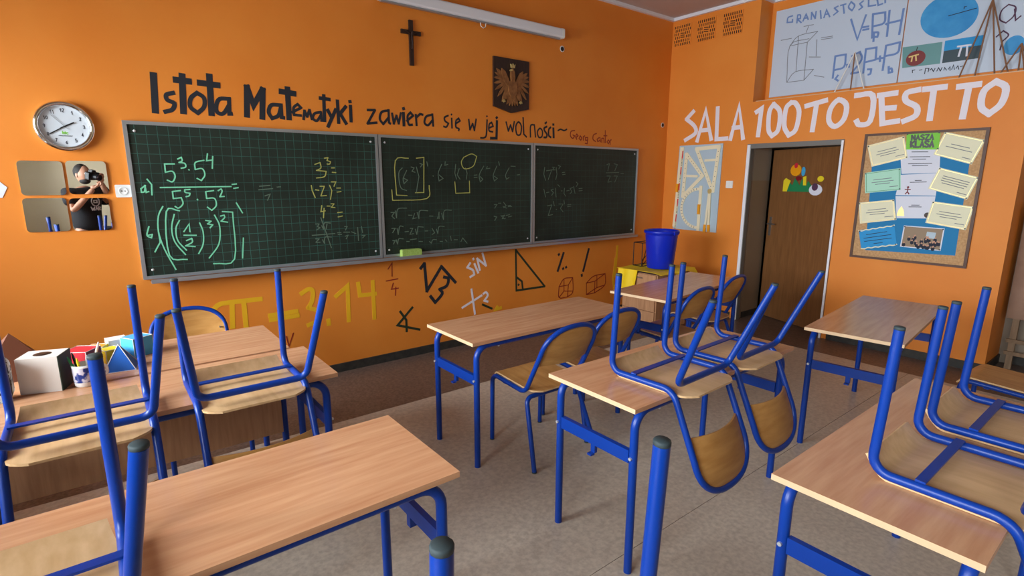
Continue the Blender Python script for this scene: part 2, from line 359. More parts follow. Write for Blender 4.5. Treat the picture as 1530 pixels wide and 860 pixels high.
INK = {
    'head_a': "0.425,2.294 0.411,2.063;0.588,2.307 0.572,2.07;0.545,2.274 0.628,2.272;0.751,2.323 0.741,2.07;0.685,2.27 0.8,2.265;0.985,2.274 0.968,2.075;0.985,2.274 1.019,2.151 1.09,2.267;1.09,2.267 1.071,2.067;1.265,2.29 1.261,2.076;1.215,2.264 1.313,2.257",
    'head_b': "0.526,2.189 0.485,2.174 0.486,2.141 0.524,2.122 0.509,2.082 0.465,2.064;0.665,2.202 0.625,2.165 0.616,2.107 0.657,2.07 0.699,2.114 0.704,2.172 0.665,2.202;0.863,2.18 0.802,2.175 0.776,2.131 0.777,2.085 0.815,2.078 0.857,2.138;0.861,2.183 0.854,2.079 0.867,2.08;1.203,2.166 1.141,2.161 1.118,2.11 1.139,2.068 1.184,2.09 1.208,2.154;1.209,2.17 1.208,2.079 1.223,2.077;1.535,2.265 1.529,2.075;1.504,2.243 1.578,2.239;1.641,2.235 1.641,2.068;1.706,2.196 1.657,2.139 1.702,2.065;1.745,2.204 1.744,2.086;1.743,2.24 1.744,2.234;1.558,2.158 1.583,2.111;1.623,2.167 1.554,2.034;2.213,2.184 2.214,2.083;2.215,2.223 2.217,2.217;3.21,2.181 3.204,2.021 3.136,2.018;3.206,2.215 3.209,2.212;3.949,2.155 3.956,2.065;3.948,2.196 3.948,2.192",
    'head_c': "1.287,2.122 1.355,2.159 1.331,2.183 1.3,2.155 1.299,2.104 1.35,2.102;1.368,2.077 1.379,2.14 1.396,2.098 1.417,2.148 1.431,2.081;1.502,2.138 1.455,2.125 1.439,2.088 1.468,2.071 1.5,2.112;1.504,2.138 1.506,2.073;1.89,2.184 1.954,2.188 1.884,2.077 1.964,2.089;2.076,2.195 2.012,2.176 1.994,2.119 2.023,2.081 2.074,2.138;2.076,2.198 2.075,2.096 2.087,2.089;2.107,2.172 2.12,2.091 2.147,2.158 2.165,2.094 2.189,2.182;2.244,2.121 2.305,2.169 2.28,2.193 2.251,2.158 2.26,2.093 2.293,2.092;2.331,2.178 2.336,2.09;2.335,2.156 2.374,2.188 2.399,2.183;2.496,2.19 2.434,2.17 2.415,2.117 2.449,2.097 2.491,2.137;2.496,2.194 2.502,2.095;3.857,2.168 3.822,2.152 3.825,2.127 3.859,2.091 3.85,2.06 3.82,2.058;3.833,2.199 3.85,2.21;3.91,2.163 3.884,2.139 3.885,2.082 3.915,2.063",
    'head_d': "2.659,2.194 2.622,2.176 2.625,2.146 2.661,2.125 2.638,2.093 2.611,2.096;2.696,2.173 2.698,2.089;2.695,2.208 2.697,2.204;2.742,2.13 2.786,2.156 2.771,2.178 2.742,2.153 2.741,2.099 2.773,2.085 2.769,2.069;2.883,2.175 2.895,2.084 2.926,2.141 2.945,2.079 2.966,2.183;3.093,2.184 3.082,2.047 3.056,2.019 3.016,2.016;3.09,2.22 3.092,2.217;3.115,2.112 3.163,2.131 3.145,2.166 3.117,2.144 3.115,2.088 3.157,2.078;3.322,2.18 3.35,2.096 3.377,2.156 3.403,2.094 3.424,2.19;3.478,2.19 3.444,2.147 3.457,2.071 3.503,2.073 3.516,2.151 3.478,2.19;3.537,2.235 3.547,2.076 3.583,2.051;3.635,2.053 3.636,2.163 3.686,2.175 3.703,2.056;3.76,2.145 3.728,2.105 3.749,2.055 3.791,2.066 3.795,2.122 3.76,2.145;4.016,2.137 4.053,2.152 4.105,2.142 4.143,2.157",
    'head_red': "4.262,2.151 4.209,2.139 4.2,2.092 4.238,2.067 4.263,2.095 4.237,2.103;4.285,2.078 4.317,2.098 4.295,2.116 4.28,2.087 4.297,2.06;4.349,2.1 4.332,2.071 4.359,2.053 4.377,2.077 4.349,2.1;4.4,2.055 4.399,2.093 4.42,2.103;4.468,2.087 4.432,2.085 4.433,2.057 4.469,2.058 4.468,2.087 4.463,2.02 4.429,2.023;4.606,2.137 4.559,2.119 4.553,2.072 4.596,2.049;4.652,2.095 4.618,2.075 4.631,2.05 4.667,2.067 4.666,2.096 4.677,2.048;4.698,2.045 4.695,2.088 4.727,2.089 4.736,2.041;4.749,2.177 4.756,2.042;4.726,2.118 4.782,2.121;4.805,2.077 4.785,2.053 4.81,2.034 4.83,2.059 4.805,2.077;4.84,2.026 4.838,2.075 4.858,2.079",
    'sala': "3.993,2.44 4.085,2.356 3.967,2.265 3.948,2.182 4.085,2.107;3.917,2.088 3.827,2.435 3.729,2.098;3.878,2.208 3.773,2.211;3.673,2.45 3.66,2.095 3.527,2.097;3.482,2.085 3.408,2.443 3.329,2.086;3.461,2.209 3.366,2.212;3.2,2.358 3.144,2.39 3.156,2.105;3.013,2.422 3.053,2.345 3.044,2.162 2.999,2.095 2.939,2.155 2.938,2.334 3.013,2.422;2.829,2.42 2.877,2.364 2.877,2.187 2.821,2.09 2.755,2.143 2.738,2.316 2.783,2.407 2.829,2.42;2.674,2.37 2.485,2.406;2.573,2.385 2.587,2.123;2.372,2.397 2.435,2.322 2.438,2.205 2.375,2.147 2.303,2.211 2.295,2.341 2.372,2.397;2.22,2.421 2.078,2.405 2.072,2.176 2.158,2.148 2.189,2.186;2.027,2.399 1.889,2.406;2.006,2.397 1.968,2.145 1.845,2.158;1.991,2.279 1.887,2.277;1.718,2.413 1.807,2.397 1.806,2.329 1.719,2.268 1.716,2.193 1.803,2.152;1.679,2.411 1.531,2.414;1.61,2.41 1.608,2.154;1.44,2.403 1.303,2.406;1.37,2.401 1.379,2.15;1.2,2.413 1.267,2.347 1.267,2.223 1.209,2.163 1.143,2.238 1.133,2.358 1.2,2.413",
    'yellow': "0.62,0.687 0.658,0.718 0.728,0.724 0.947,0.721;0.744,0.709 0.732,0.534;0.825,0.711 0.824,0.525;0.999,0.581 1.205,0.585;1.003,0.545 1.212,0.548;1.25,0.723 1.307,0.752 1.341,0.733 1.331,0.654 1.296,0.601 1.371,0.56 1.373,0.485 1.286,0.455;1.452,0.472 1.454,0.434;1.529,0.664 1.634,0.742 1.626,0.436;1.727,0.753 1.737,0.644 1.881,0.641;1.859,0.753 1.858,0.422;3.208,0.329 3.186,0.304 3.254,0.313;5.04,0.824 5.033,0.673 5.014,0.456;5.017,0.674 4.989,0.436 5.038,0.163",
    'red_thin': "1.109,0.39 1.123,0.307 1.164,0.409;2.007,0.847 2.048,0.898 2.043,0.78;1.985,0.742 2.099,0.75;2.052,0.715 2.032,0.662 2.101,0.664;2.075,0.677 2.067,0.601;4.077,0.437 4.08,0.31 4.212,0.301 4.222,0.44 4.077,0.437 4.151,0.519 4.289,0.518 4.295,0.348 4.212,0.301;4.222,0.44 4.289,0.518;4.151,0.519 4.155,0.376 4.295,0.359;4.155,0.376 4.08,0.31;4.517,0.426 4.523,0.287 4.663,0.29 4.662,0.434 4.517,0.426 4.638,0.497 4.837,0.507 4.838,0.366 4.663,0.29;4.662,0.434 4.837,0.507;4.693,0.501 4.7,0.35 4.838,0.366;4.7,0.35 4.523,0.287",
    'black_doodle': "2.331,0.822 2.371,0.863 2.388,0.6 2.551,0.817 2.703,0.647;2.577,0.713 2.625,0.691 2.604,0.625 2.526,0.6 2.553,0.554 2.474,0.479 2.425,0.545;4.062,0.808 4.067,0.802;4.136,0.816 4.053,0.621;4.133,0.642 4.136,0.636;4.179,0.652 4.182,0.646;4.54,0.83 4.458,0.579;4.434,0.536 4.437,0.523",
    'green_doodle': "3.449,0.905 3.459,0.47 3.86,0.467 3.449,0.905;3.458,0.616 3.535,0.56 3.547,0.473;3.487,0.531 3.492,0.527;2.233,0.466 2.077,0.321 2.298,0.242;2.108,0.445 2.166,0.356 2.166,0.248;3.021,0.38 3.137,0.321",
    'white_doodle': "2.878,0.82 2.843,0.78 2.908,0.747 2.925,0.701 2.876,0.68;2.93,0.806 2.971,0.714;2.914,0.86 2.918,0.853;2.992,0.739 2.962,0.856 3.068,0.776 3.026,0.903;2.778,0.383 3.011,0.476;2.889,0.555 2.927,0.297;3.033,0.491 3.065,0.502 3.087,0.466 3.043,0.417 3.086,0.402",
    'chalk_left': "0.479,1.725 0.423,1.724 0.422,1.67 0.463,1.676 0.475,1.642 0.456,1.607 0.427,1.618;0.502,1.758 0.524,1.77 0.527,1.747 0.507,1.735 0.54,1.73 0.543,1.706 0.516,1.697;0.56,1.689 0.562,1.686;0.658,1.753 0.604,1.737 0.599,1.69 0.642,1.696 0.654,1.654 0.629,1.615 0.604,1.63;0.684,1.798 0.674,1.75 0.713,1.757;0.715,1.781 0.704,1.699;0.382,1.569 0.812,1.573;0.82,1.588 0.849,1.591;0.828,1.56 0.858,1.565;0.449,1.542 0.449,1.495 0.496,1.5 0.502,1.459 0.473,1.43 0.454,1.442;0.449,1.542 0.496,1.548;0.522,1.553 0.523,1.536 0.551,1.529 0.544,1.512 0.525,1.506;0.522,1.553 0.554,1.555;0.591,1.487 0.593,1.483;0.648,1.538 0.649,1.492 0.698,1.491 0.704,1.441 0.673,1.408 0.648,1.431;0.648,1.538 0.698,1.546;0.726,1.545 0.746,1.557 0.751,1.539 0.733,1.502 0.761,1.504;0.274,1.562 0.3,1.584 0.291,1.544 0.274,1.539 0.274,1.562;0.298,1.584 0.3,1.538 0.315,1.544;0.314,1.624 0.335,1.59 0.33,1.521;0.383,1.444 0.351,1.381 0.34,1.275 0.362,1.154 0.413,1.009;0.34,1.275 0.342,1.204 0.305,1.141;0.476,1.412 0.399,1.408 0.386,1.11 0.488,1.073;0.443,1.389 0.418,1.295 0.428,1.198 0.481,1.108;0.469,1.346 0.443,1.293 0.445,1.209 0.49,1.138;0.487,1.267 0.524,1.319 0.524,1.265;0.485,1.243 0.559,1.238;0.497,1.205 0.53,1.218 0.53,1.191 0.488,1.169 0.545,1.159;0.589,1.323 0.604,1.26 0.596,1.174 0.562,1.108;0.628,1.339 0.661,1.332 0.637,1.314 0.669,1.306 0.65,1.285;0.687,1.374 0.712,1.292 0.695,1.167 0.624,1.071;0.725,1.366 0.748,1.371 0.749,1.353 0.724,1.329 0.766,1.32;0.739,1.397 0.805,1.391 0.787,1.05 0.648,1.028;0.86,1.2 0.841,1.052;0.836,1.456 0.87,1.383;0.29,1.313 0.273,1.256 0.296,1.237 0.303,1.26 0.278,1.255",
    'chalk_yellow': "1.419,1.739 1.461,1.754 1.465,1.713 1.429,1.693 1.505,1.687 1.488,1.646 1.425,1.635;1.498,1.788 1.526,1.793 1.517,1.771 1.545,1.762 1.536,1.744 1.516,1.744;1.549,1.714 1.574,1.715;1.553,1.68 1.582,1.678;1.381,1.578 1.385,1.538 1.405,1.483;1.412,1.544 1.437,1.54;1.448,1.571 1.483,1.571 1.45,1.496 1.495,1.498;1.525,1.578 1.54,1.536 1.525,1.467;1.541,1.605 1.577,1.605 1.56,1.57;1.581,1.556 1.612,1.556;1.582,1.524 1.615,1.528;1.452,1.42 1.442,1.372 1.477,1.378;1.469,1.399 1.459,1.323;1.494,1.415 1.518,1.414;1.527,1.432 1.551,1.431 1.528,1.404 1.557,1.401;1.576,1.36 1.615,1.363;1.578,1.325 1.614,1.331;2.23,1.806 2.105,1.781 2.104,1.492 2.204,1.486;2.061,1.538 2.065,1.448 2.4,1.457 2.427,1.573;2.307,1.808 2.382,1.817 2.371,1.511 2.287,1.51;2.699,1.604 2.707,1.499 2.863,1.502 2.861,1.612;2.8,1.828 2.889,1.862 2.948,1.84 2.907,1.75 2.808,1.724 2.774,1.78 2.8,1.828",
    'chalk_faint': "1.393,1.277 1.421,1.276 1.406,1.256 1.426,1.245 1.397,1.228;1.441,1.261 1.453,1.232 1.463,1.281 1.513,1.278;1.484,1.273 1.474,1.231;1.36,1.188 1.543,1.192;1.385,1.159 1.413,1.157 1.386,1.131 1.418,1.129;1.44,1.148 1.452,1.119 1.463,1.168 1.513,1.165;1.438,1.324 1.507,1.079;1.565,1.197 1.594,1.196;1.569,1.183 1.598,1.181;1.627,1.244 1.649,1.243 1.632,1.215;1.617,1.199 1.668,1.196;1.629,1.165 1.652,1.171 1.635,1.143;1.683,1.198 1.72,1.181;1.738,1.231 1.74,1.121;1.772,1.237 1.779,1.185;1.773,1.163 1.799,1.161 1.776,1.141;2.168,1.723 2.133,1.678 2.145,1.559 2.202,1.529;2.209,1.702 2.173,1.634 2.179,1.589 2.214,1.619 2.181,1.634;2.253,1.732 2.282,1.725 2.26,1.695 2.29,1.687;2.304,1.733 2.327,1.65 2.296,1.512;2.34,1.764 2.366,1.756 2.344,1.733;2.41,1.78 2.418,1.742;2.469,1.658 2.472,1.654;2.563,1.76 2.524,1.682 2.531,1.612 2.574,1.635 2.533,1.666;2.6,1.784 2.596,1.753 2.628,1.761;2.712,1.763 2.701,1.683 2.719,1.628;2.75,1.724 2.726,1.668 2.757,1.628;2.818,1.733 2.837,1.684 2.826,1.628;2.916,1.666 2.95,1.669;2.915,1.644 2.95,1.646;3.028,1.752 2.976,1.669 2.986,1.603 3.017,1.628 2.986,1.653;3.07,1.749 3.059,1.728 3.101,1.733;3.185,1.755 3.142,1.67 3.153,1.611 3.191,1.637 3.153,1.657;3.207,1.797 3.217,1.763;3.337,1.74 3.293,1.671 3.304,1.629 3.337,1.646;3.359,1.757 3.415,1.755;3.438,1.672 3.472,1.676;2.044,1.344 2.077,1.343 2.051,1.313 2.075,1.29;2.086,1.357 2.095,1.296 2.112,1.372 2.196,1.377;2.211,1.315 2.245,1.313;2.272,1.328 2.253,1.282 2.288,1.288;2.298,1.335 2.314,1.28 2.325,1.349 2.405,1.347;2.421,1.299 2.458,1.297;2.503,1.272 2.523,1.335 2.521,1.271;2.551,1.318 2.568,1.261 2.579,1.341 2.655,1.343;2.046,1.207 2.079,1.206 2.053,1.169;2.096,1.205 2.105,1.15 2.122,1.219 2.155,1.217;2.171,1.17 2.205,1.172;2.223,1.198 2.249,1.197 2.218,1.144 2.256,1.149;2.275,1.187 2.287,1.139 2.302,1.209 2.355,1.202;2.372,1.166 2.399,1.165;2.445,1.186 2.471,1.144 2.443,1.13;2.491,1.176 2.504,1.134 2.519,1.198 2.575,1.195;2.05,1.1 2.074,1.098 2.056,1.069;2.083,1.105 2.095,1.066 2.109,1.112 2.151,1.109;2.184,1.083 2.21,1.081;2.219,1.096 2.281,1.1;2.306,1.075 2.342,1.072;2.414,1.067 2.432,1.05 2.451,1.081 2.488,1.079;2.525,1.06 2.553,1.058;2.582,1.072 2.6,1.055;2.64,1.102 2.648,1.06;2.678,1.066 2.717,1.063;2.756,1.044 2.776,1.076 2.825,1.022;1.003,1.574 1.077,1.58;0.995,1.548 1.094,1.556;1.034,1.503 1.072,1.515 1.05,1.47;1.126,1.567 1.151,1.569;3.152,1.382 3.184,1.381 3.156,1.347;3.26,1.362 3.304,1.343;3.326,1.36 3.371,1.359;3.151,1.27 3.183,1.26 3.155,1.227;3.238,1.267 3.282,1.274 3.249,1.24 3.293,1.242;3.327,1.254 3.372,1.261;3.809,1.753 3.798,1.681 3.824,1.618;3.834,1.717 3.908,1.727 3.861,1.627;3.915,1.755 3.945,1.755 3.921,1.727 3.959,1.728;3.971,1.755 3.985,1.682 3.969,1.627;4.001,1.774 4.034,1.766 4.009,1.738;4.062,1.701 4.1,1.705;4.067,1.679 4.106,1.683;3.801,1.527 3.827,1.444;3.839,1.49 3.876,1.495;3.938,1.526 3.901,1.517 3.939,1.489 3.914,1.461;3.963,1.535 3.979,1.442;4.001,1.572 4.027,1.553;4.054,1.506 4.067,1.506;4.1,1.534 4.094,1.477 4.121,1.448;4.133,1.505 4.172,1.51;4.225,1.542 4.185,1.529 4.213,1.495 4.187,1.476;4.238,1.551 4.262,1.475;4.277,1.599 4.305,1.58 4.278,1.551;4.32,1.528 4.375,1.531;4.321,1.503 4.376,1.506;3.854,1.351 3.917,1.359 3.869,1.248 3.932,1.255;3.941,1.396 3.955,1.348;3.982,1.31 3.99,1.31;4.019,1.366 4.084,1.364 4.046,1.318 4.087,1.278;4.096,1.402 4.105,1.363;4.151,1.353 4.204,1.357;4.151,1.333 4.205,1.338;4.764,1.797 4.808,1.808 4.783,1.728;4.883,1.809 4.945,1.8 4.904,1.729;4.754,1.704 4.976,1.71;4.771,1.668 4.831,1.668 4.79,1.598 4.85,1.604;4.892,1.669 4.953,1.669 4.911,1.598;5.013,1.7 5.061,1.7;3.202,1.395 3.234,1.395;3.267,1.402 3.3,1.367 3.267,1.35;3.322,1.366 3.356,1.369;3.147,1.268 3.179,1.258 3.158,1.224;3.234,1.273 3.278,1.236;3.3,1.27 3.345,1.277",
    'poster_navy': "2.822,3.075 3.016,3.038 3.011,2.667 2.831,2.665 2.836,3.043 3.016,3.038;3.016,3.038 2.934,3.122 2.742,3.13 2.836,3.043;3.011,2.667 2.932,2.763 2.744,2.762 2.831,2.665;2.934,3.122 2.923,2.762;2.889,3.207 2.793,3.205;2.859,3.142 2.841,3.198;3.118,3.113 3.006,3.113;2.802,2.892 2.688,2.873;2.7,3.06 2.591,3.056;2.698,3.043 2.589,3.039;2.742,3.051 2.732,2.889;2.729,2.699 2.631,2.669",
    'poster_title': "3.02,3.338 3.065,3.33 3.07,3.282 3.014,3.276 3.016,3.302;2.966,3.257 2.965,3.334 2.938,3.328 2.934,3.293 2.967,3.295 2.921,3.251;2.904,3.262 2.879,3.324 2.852,3.267;2.898,3.286 2.859,3.286;2.821,3.261 2.824,3.329 2.782,3.261 2.78,3.327;2.738,3.326 2.724,3.249;2.696,3.251 2.679,3.321 2.641,3.247;2.691,3.279 2.654,3.278;2.573,3.33 2.605,3.321 2.568,3.28 2.605,3.256;2.549,3.332 2.502,3.334;2.525,3.33 2.508,3.251;2.456,3.343 2.474,3.299 2.438,3.259 2.42,3.303 2.456,3.343;2.347,3.325 2.375,3.308 2.348,3.27 2.376,3.253;2.301,3.322 2.295,3.266 2.235,3.263;2.226,3.304 2.212,3.255 2.177,3.262;2.156,3.265 2.159,3.288",
    'poster_form': "2.437,3.179 2.359,2.98 2.308,3.191;2.321,3.084 2.273,3.082;2.318,3.06 2.27,3.058;2.248,3.186 2.23,2.971;2.248,3.186 2.145,3.179 2.144,3.087 2.235,3.074;2.22,3.017 2.183,3.009 2.185,2.971 2.215,2.977;2.219,3.009 2.214,2.937;2.126,3.075 2.118,3.069;2.111,3.186 2.105,2.963;2.097,3.077 2.007,3.081;1.998,3.176 2.006,2.96;2.544,2.857 2.545,2.648;2.544,2.857 2.447,2.858 2.45,2.743 2.537,2.723;2.498,2.667 2.519,2.636 2.492,2.616;2.427,2.756 2.403,2.756;2.425,2.736 2.401,2.736;2.389,2.832 2.322,2.861 2.298,2.785 2.377,2.666 2.3,2.672;2.271,2.876 2.268,2.659;2.271,2.876 2.181,2.876 2.175,2.765 2.264,2.755;2.233,2.686 2.202,2.682 2.205,2.642 2.222,2.636;2.161,2.771 2.117,2.771;2.141,2.791 2.136,2.743;2.101,2.878 2.103,2.659;2.101,2.878 1.99,2.888 1.999,2.798 2.097,2.784;2.056,2.683 2.049,2.628 2.021,2.631 2.032,2.664 2.053,2.659",
    'poster_note': "1.86,2.623 1.857,2.6;1.86,2.62 1.84,2.623;1.806,2.615 1.786,2.617;1.761,2.579 1.76,2.624 1.734,2.62 1.737,2.59;1.725,2.603 1.714,2.617 1.697,2.588 1.688,2.613;1.672,2.588 1.663,2.616 1.646,2.584 1.637,2.613;1.621,2.588 1.618,2.61 1.602,2.585;1.59,2.591 1.58,2.611 1.576,2.579;1.565,2.587 1.557,2.622 1.546,2.584;1.535,2.59 1.525,2.61 1.515,2.58;1.506,2.6 1.482,2.604",
    'poster_big': "1.252,3.041 1.29,3.003 1.292,2.936 1.249,2.9 1.207,2.945 1.205,3.01 1.252,3.041;1.209,2.998 1.191,2.908 1.163,2.935;1.296,2.802 1.257,2.842 1.219,2.801 1.256,2.754;1.251,2.76 1.258,2.693",
    'poster_pi': "1.9,2.743 1.83,2.754;1.875,2.739 1.877,2.702;1.849,2.746 1.841,2.704;1.547,2.771 1.457,2.769;1.521,2.76 1.53,2.69;1.48,2.764 1.475,2.684",
}
SHEETS = {
    'note_cream_tl': [(2.063, 1.949), (1.775, 2.02), (1.723, 1.826), (2.005, 1.752)],
    'sign': [(1.759, 2.041), (1.512, 2.041), (1.505, 1.891), (1.746, 1.901)],
    'note_cream_tr': [(1.481, 2.039), (1.199, 1.955), (1.263, 1.759), (1.539, 1.85)],
    'note_mint': [(2.054, 1.696), (1.768, 1.738), (1.742, 1.541), (2.029, 1.505)],
    'note_cream_mr': [(1.481, 1.739), (1.199, 1.654), (1.254, 1.468), (1.539, 1.556)],
    'note_cream_bl': [(2.073, 1.413), (1.783, 1.454), (1.742, 1.268), (2.039, 1.214)],
    'note_cream_br': [(1.491, 1.447), (1.197, 1.41), (1.228, 1.211), (1.52, 1.255)],
    'note_blue': [(2.042, 1.148), (1.754, 1.222), (1.71, 1.036), (1.999, 0.968)],
    'photo': [(1.677, 1.221), (1.374, 1.215), (1.377, 1.016), (1.684, 1.025)],
    's1': [(1.794, 1.908), (1.493, 1.896), (1.475, 1.694), (1.755, 1.685)],
    's2': [(1.759, 1.677), (1.477, 1.692), (1.475, 1.495), (1.777, 1.493)],
    's3': [(1.777, 1.484), (1.476, 1.49), (1.476, 1.296), (1.743, 1.283)],
    'backing': [(2.013, 1.956), (1.28, 1.872), (1.271, 0.986), (1.964, 0.963)],
    'apple': [(1.963, 2.838), (1.663, 2.831), (1.657, 2.649), (1.944, 2.654)],
    'piphoto': [(1.644, 2.836), (1.379, 2.834), (1.379, 2.651), (1.642, 2.65)],
    'circle': [(1.842, 3.053), (1.451, 3.066), (1.667, 3.214), (1.645, 2.861)],
    'circle2': [(1.235, 2.723), (1.131, 2.637), (1.112, 2.727), (1.184, 2.787)],
    'appleb': [(1.923, 2.74), (1.77, 2.73), (1.855, 2.796), (1.844, 2.651)],
}
# ------------------------------------------------------------------ the room
floor = struct(MB().box(LEFT_X, 7.6, REAR_Y, 4.4, -.1, 0).build('floor', 'lino_dark'))
MB().box(LEFT_X, 5.36, -2.6, 1.3385, 0, .002).build('beige_linoleum_sheet', 'lino_beige', floor)
MB().box(LEFT_X, 5.36, 1.3415, 3.40, 0, .002).build('beige_linoleum_sheet', 'lino_beige', floor)
struct(MB().box(LEFT_X-.2, 7.6, REAR_Y-.2, 4.5, CEIL, CEIL+.1).build('ceiling', 'ceiling'))
wall_back = struct(MB().box(LEFT_X-.2, 6.4, BACK_Y, BACK_Y+.15, 0, CEIL).build('wall_back', 'orange'))
struct(MB().box(LEFT_X-.2, 7.6, REAR_Y-.15, REAR_Y, 0, CEIL).build('wall_front', 'cream'))
wl = MB()
ys = [REAR_Y]+[y for w in WINDOWS for y in w]+[BACK_Y]
for i in range(0, len(ys), 2): wl.box(LEFT_X-.25, LEFT_X, ys[i], ys[i+1], 0, CEIL)
for a, b in WINDOWS:
    wl.box(LEFT_X-.25, LEFT_X, a, b, 0, WZ0); wl.box(LEFT_X-.25, LEFT_X, a, b, WZ1, CEIL)
struct(wl.build('wall_left', 'cream'))
for i, (a, b) in enumerate(WINDOWS):
    w = struct(MB().box(LEFT_X-.2, LEFT_X-.14, a, a+.06, WZ0, WZ1).box(LEFT_X-.2, LEFT_X-.14, b-.06, b, WZ0, WZ1)
               .box(LEFT_X-.2, LEFT_X-.14, a+.06, b-.06, WZ0, WZ0+.06).box(LEFT_X-.2, LEFT_X-.14, a+.06, b-.06, WZ1-.06, WZ1)
               .box(LEFT_X-.2, LEFT_X-.14, (a+b)/2-.03, (a+b)/2+.03, WZ0+.06, WZ1-.06).build('window_%d' % (i+1), 'white'))
    for y0, y1 in ((a+.06, (a+b)/2-.03), ((a+b)/2+.03, b-.06)):
        MB().box(LEFT_X-.175, LEFT_X-.17, y0, y1, WZ0+.06, WZ1-.06).build('pane', 'glass', w)
    MB().box(LEFT_X-.02, LEFT_X+.14, a-.05, b+.05, WZ0-.04, WZ0).build('window_sill', 'white', w)
# door wall, half a metre thick, with the door opening and the high niche above it
DY0, DY1, DZ = 2.27, 3.26, 2.02
NZ = 2.47
wr = MB()
wr.box(RIGHT_X, 6.40, DY1, BACK_Y, 0, NZ).box(RIGHT_X, 6.40, .95, DY0, 0, NZ).box(RIGHT_X, 6.40, DY0, DY1, DZ, NZ)
wr.box(RIGHT_X, 6.40, 3.25, BACK_Y, NZ, CEIL).box(6.15, 6.40, .95, 3.25, NZ, CEIL)
wall_right = struct(wr.build('wall_right', 'orange'))
struct(MB().box(6.42, 6.55, REAR_Y, .95, 0, CEIL).build('wall_far_right', 'grey_wall'))
cw = MB().box(7.5, 7.6, .95, 4.5, 0, CEIL).box(6.40, 7.5, .90, .95, 0, CEIL).box(6.40, 7.5, 4.36, 4.5, 0, CEIL)
struct(cw.build('wall_corridor', 'grey_wall'))
rv = struct(MB().box(6.02, 6.40, 3.235, 3.26, 0, 1.62).build('trim_1', 'beige_wall'))
tag(MB().box(6.02, 6.40, 3.235, 3.26, 1.62, DZ).build('upper_band', 'grey_wall', rv), 'grey upper band of the door reveal')
MB().box(6.02, 6.40, 3.225, 3.235, 0, .07).build('reveal_skirting', 'base_dark', rv)
bb = struct(MB().box(LEFT_X, RIGHT_X, BACK_Y-.012, BACK_Y, 0, .075).build('baseboard_back', 'base_dark'))
struct(MB().box(RIGHT_X-.012, RIGHT_X, DY1+.05, BACK_Y-.012, 0, .075).box(RIGHT_X-.012, RIGHT_X, .95, DY0-.05, 0, .075)
       .box(RIGHT_X-.012, 6.42, .938, .95, 0, .075).build('baseboard_right', 'base_dark'))
struct(MB().box(6.408, 6.42, REAR_Y, .938, 0, .075).build('baseboard_far_right', 'base_dark'))
c = .035
struct(MB().box(LEFT_X, RIGHT_X, BACK_Y-c, BACK_Y, CEIL-c, CEIL).box(RIGHT_X-c, RIGHT_X, 3.25-c, BACK_Y-c, CEIL-c, CEIL)
       .box(RIGHT_X, 6.15, 3.25-c, 3.25, CEIL-c, CEIL).box(6.15-c, 6.15, .95, 3.25-c, CEIL-c, CEIL).build('trim_2', 'white_trim'))
struct(MB().box(5.96, 6.15, .95, 3.25, NZ, NZ+.016).build('trim_3', 'beech_edge'))

def lettering(parts, name, mat, parent, plane, off, gap, label=None):
    """strokes of the same paint, one part for each word or sign"""
    items = [(s, w) for k, w in parts for s in parse(INK[k])]
    for cl_ in clusters(items, gap):
        mb = MB()
        for s, w in cl_: ribbon(mb, [s], w, off, plane)
        o = mb.build(name, mat, parent)
        if label: o['label'] = label
lettering([('head_a', .040), ('head_b', .027), ('head_c', .020), ('head_d', .016)], 'painted_word', 'black_paint', wall_back, 'xz', BACK_Y, .034, 'black painted word of the sentence above the chalkboard')
lettering([('head_red', .011)], 'painted_word', 'red_paint', wall_back, 'xz', BACK_Y, .05, 'small dark red painted name after the sentence')
lettering([('yellow', .035)], 'painted_sign', 'yellow_paint', wall_back, 'xz', BACK_Y, .05, 'yellow painted sign of pi equals 3,14')
lettering([('red_thin', .010)], 'painted_sign', 'red_paint', wall_back, 'xz', BACK_Y, .06, 'thin red painted sign below the chalkboard')
lettering([('black_doodle', .030)], 'painted_sign', 'black_paint', wall_back, 'xz', BACK_Y, .06, 'black painted sign below the chalkboard')
lettering([('green_doodle', .022)], 'painted_sign', 'green_paint', wall_back, 'xz', BACK_Y, .03, 'dark green painted sign below the chalkboard')
lettering([('white_doodle', .022)], 'painted_sign', 'white_paint', wall_back, 'xz', BACK_Y, .05, 'white painted sign below the chalkboard')
lettering([('sala', .048)], 'painted_word', 'white_paint', wall_right, 'yz', RIGHT_X, .035, 'white painted word over the door and pinboard')

# ------------------------------------------------------------------ chalkboard
cb = thing('chalkboard', 'long dark green chalkboard of three panels covered in maths', 'chalkboard', (0, 0, 0))
BX = [.22, 1.955, 3.65, 5.315]
for i in range(3):
    x0, x1 = BX[i], BX[i+1]-.006
    p = MB().box(-(x1-x0)/2+.015, (x1-x0)/2-.015, -.004, .026, -.50, .50).build('panel', 'chalk_a' if i == 0 else 'chalk_b', cb)
    p.location = ((x0+x1)/2, 4.334, 1.475)
    fr = MB(); hw = (x1-x0)/2
    fr.box(-hw, hw, -.012, .026, .495, .517).box(-hw, hw, -.012, .026, -.517, -.495).box(-hw, -hw+.022, -.012, .026, -.495, .495).box(hw-.022, hw, -.012, .026, -.495, .495)
    fr.build('frame', 'alu', p)
    for sx in (-1, 1):
        for sz in (-1, 1):
            MB().lathe([(0, .004), (.008, .003), (.009, 0)], (sx*(hw-.06), -.004, sz*.455), 10, 0, 'y').build('screw', 'bolt', p)
tr = MB().box(.26, 5.30, 4.27, 4.335, .935, .947).box(.26, 5.30, 4.262, 4.27, .935, .962).build('chalk_tray', 'alu', cb)
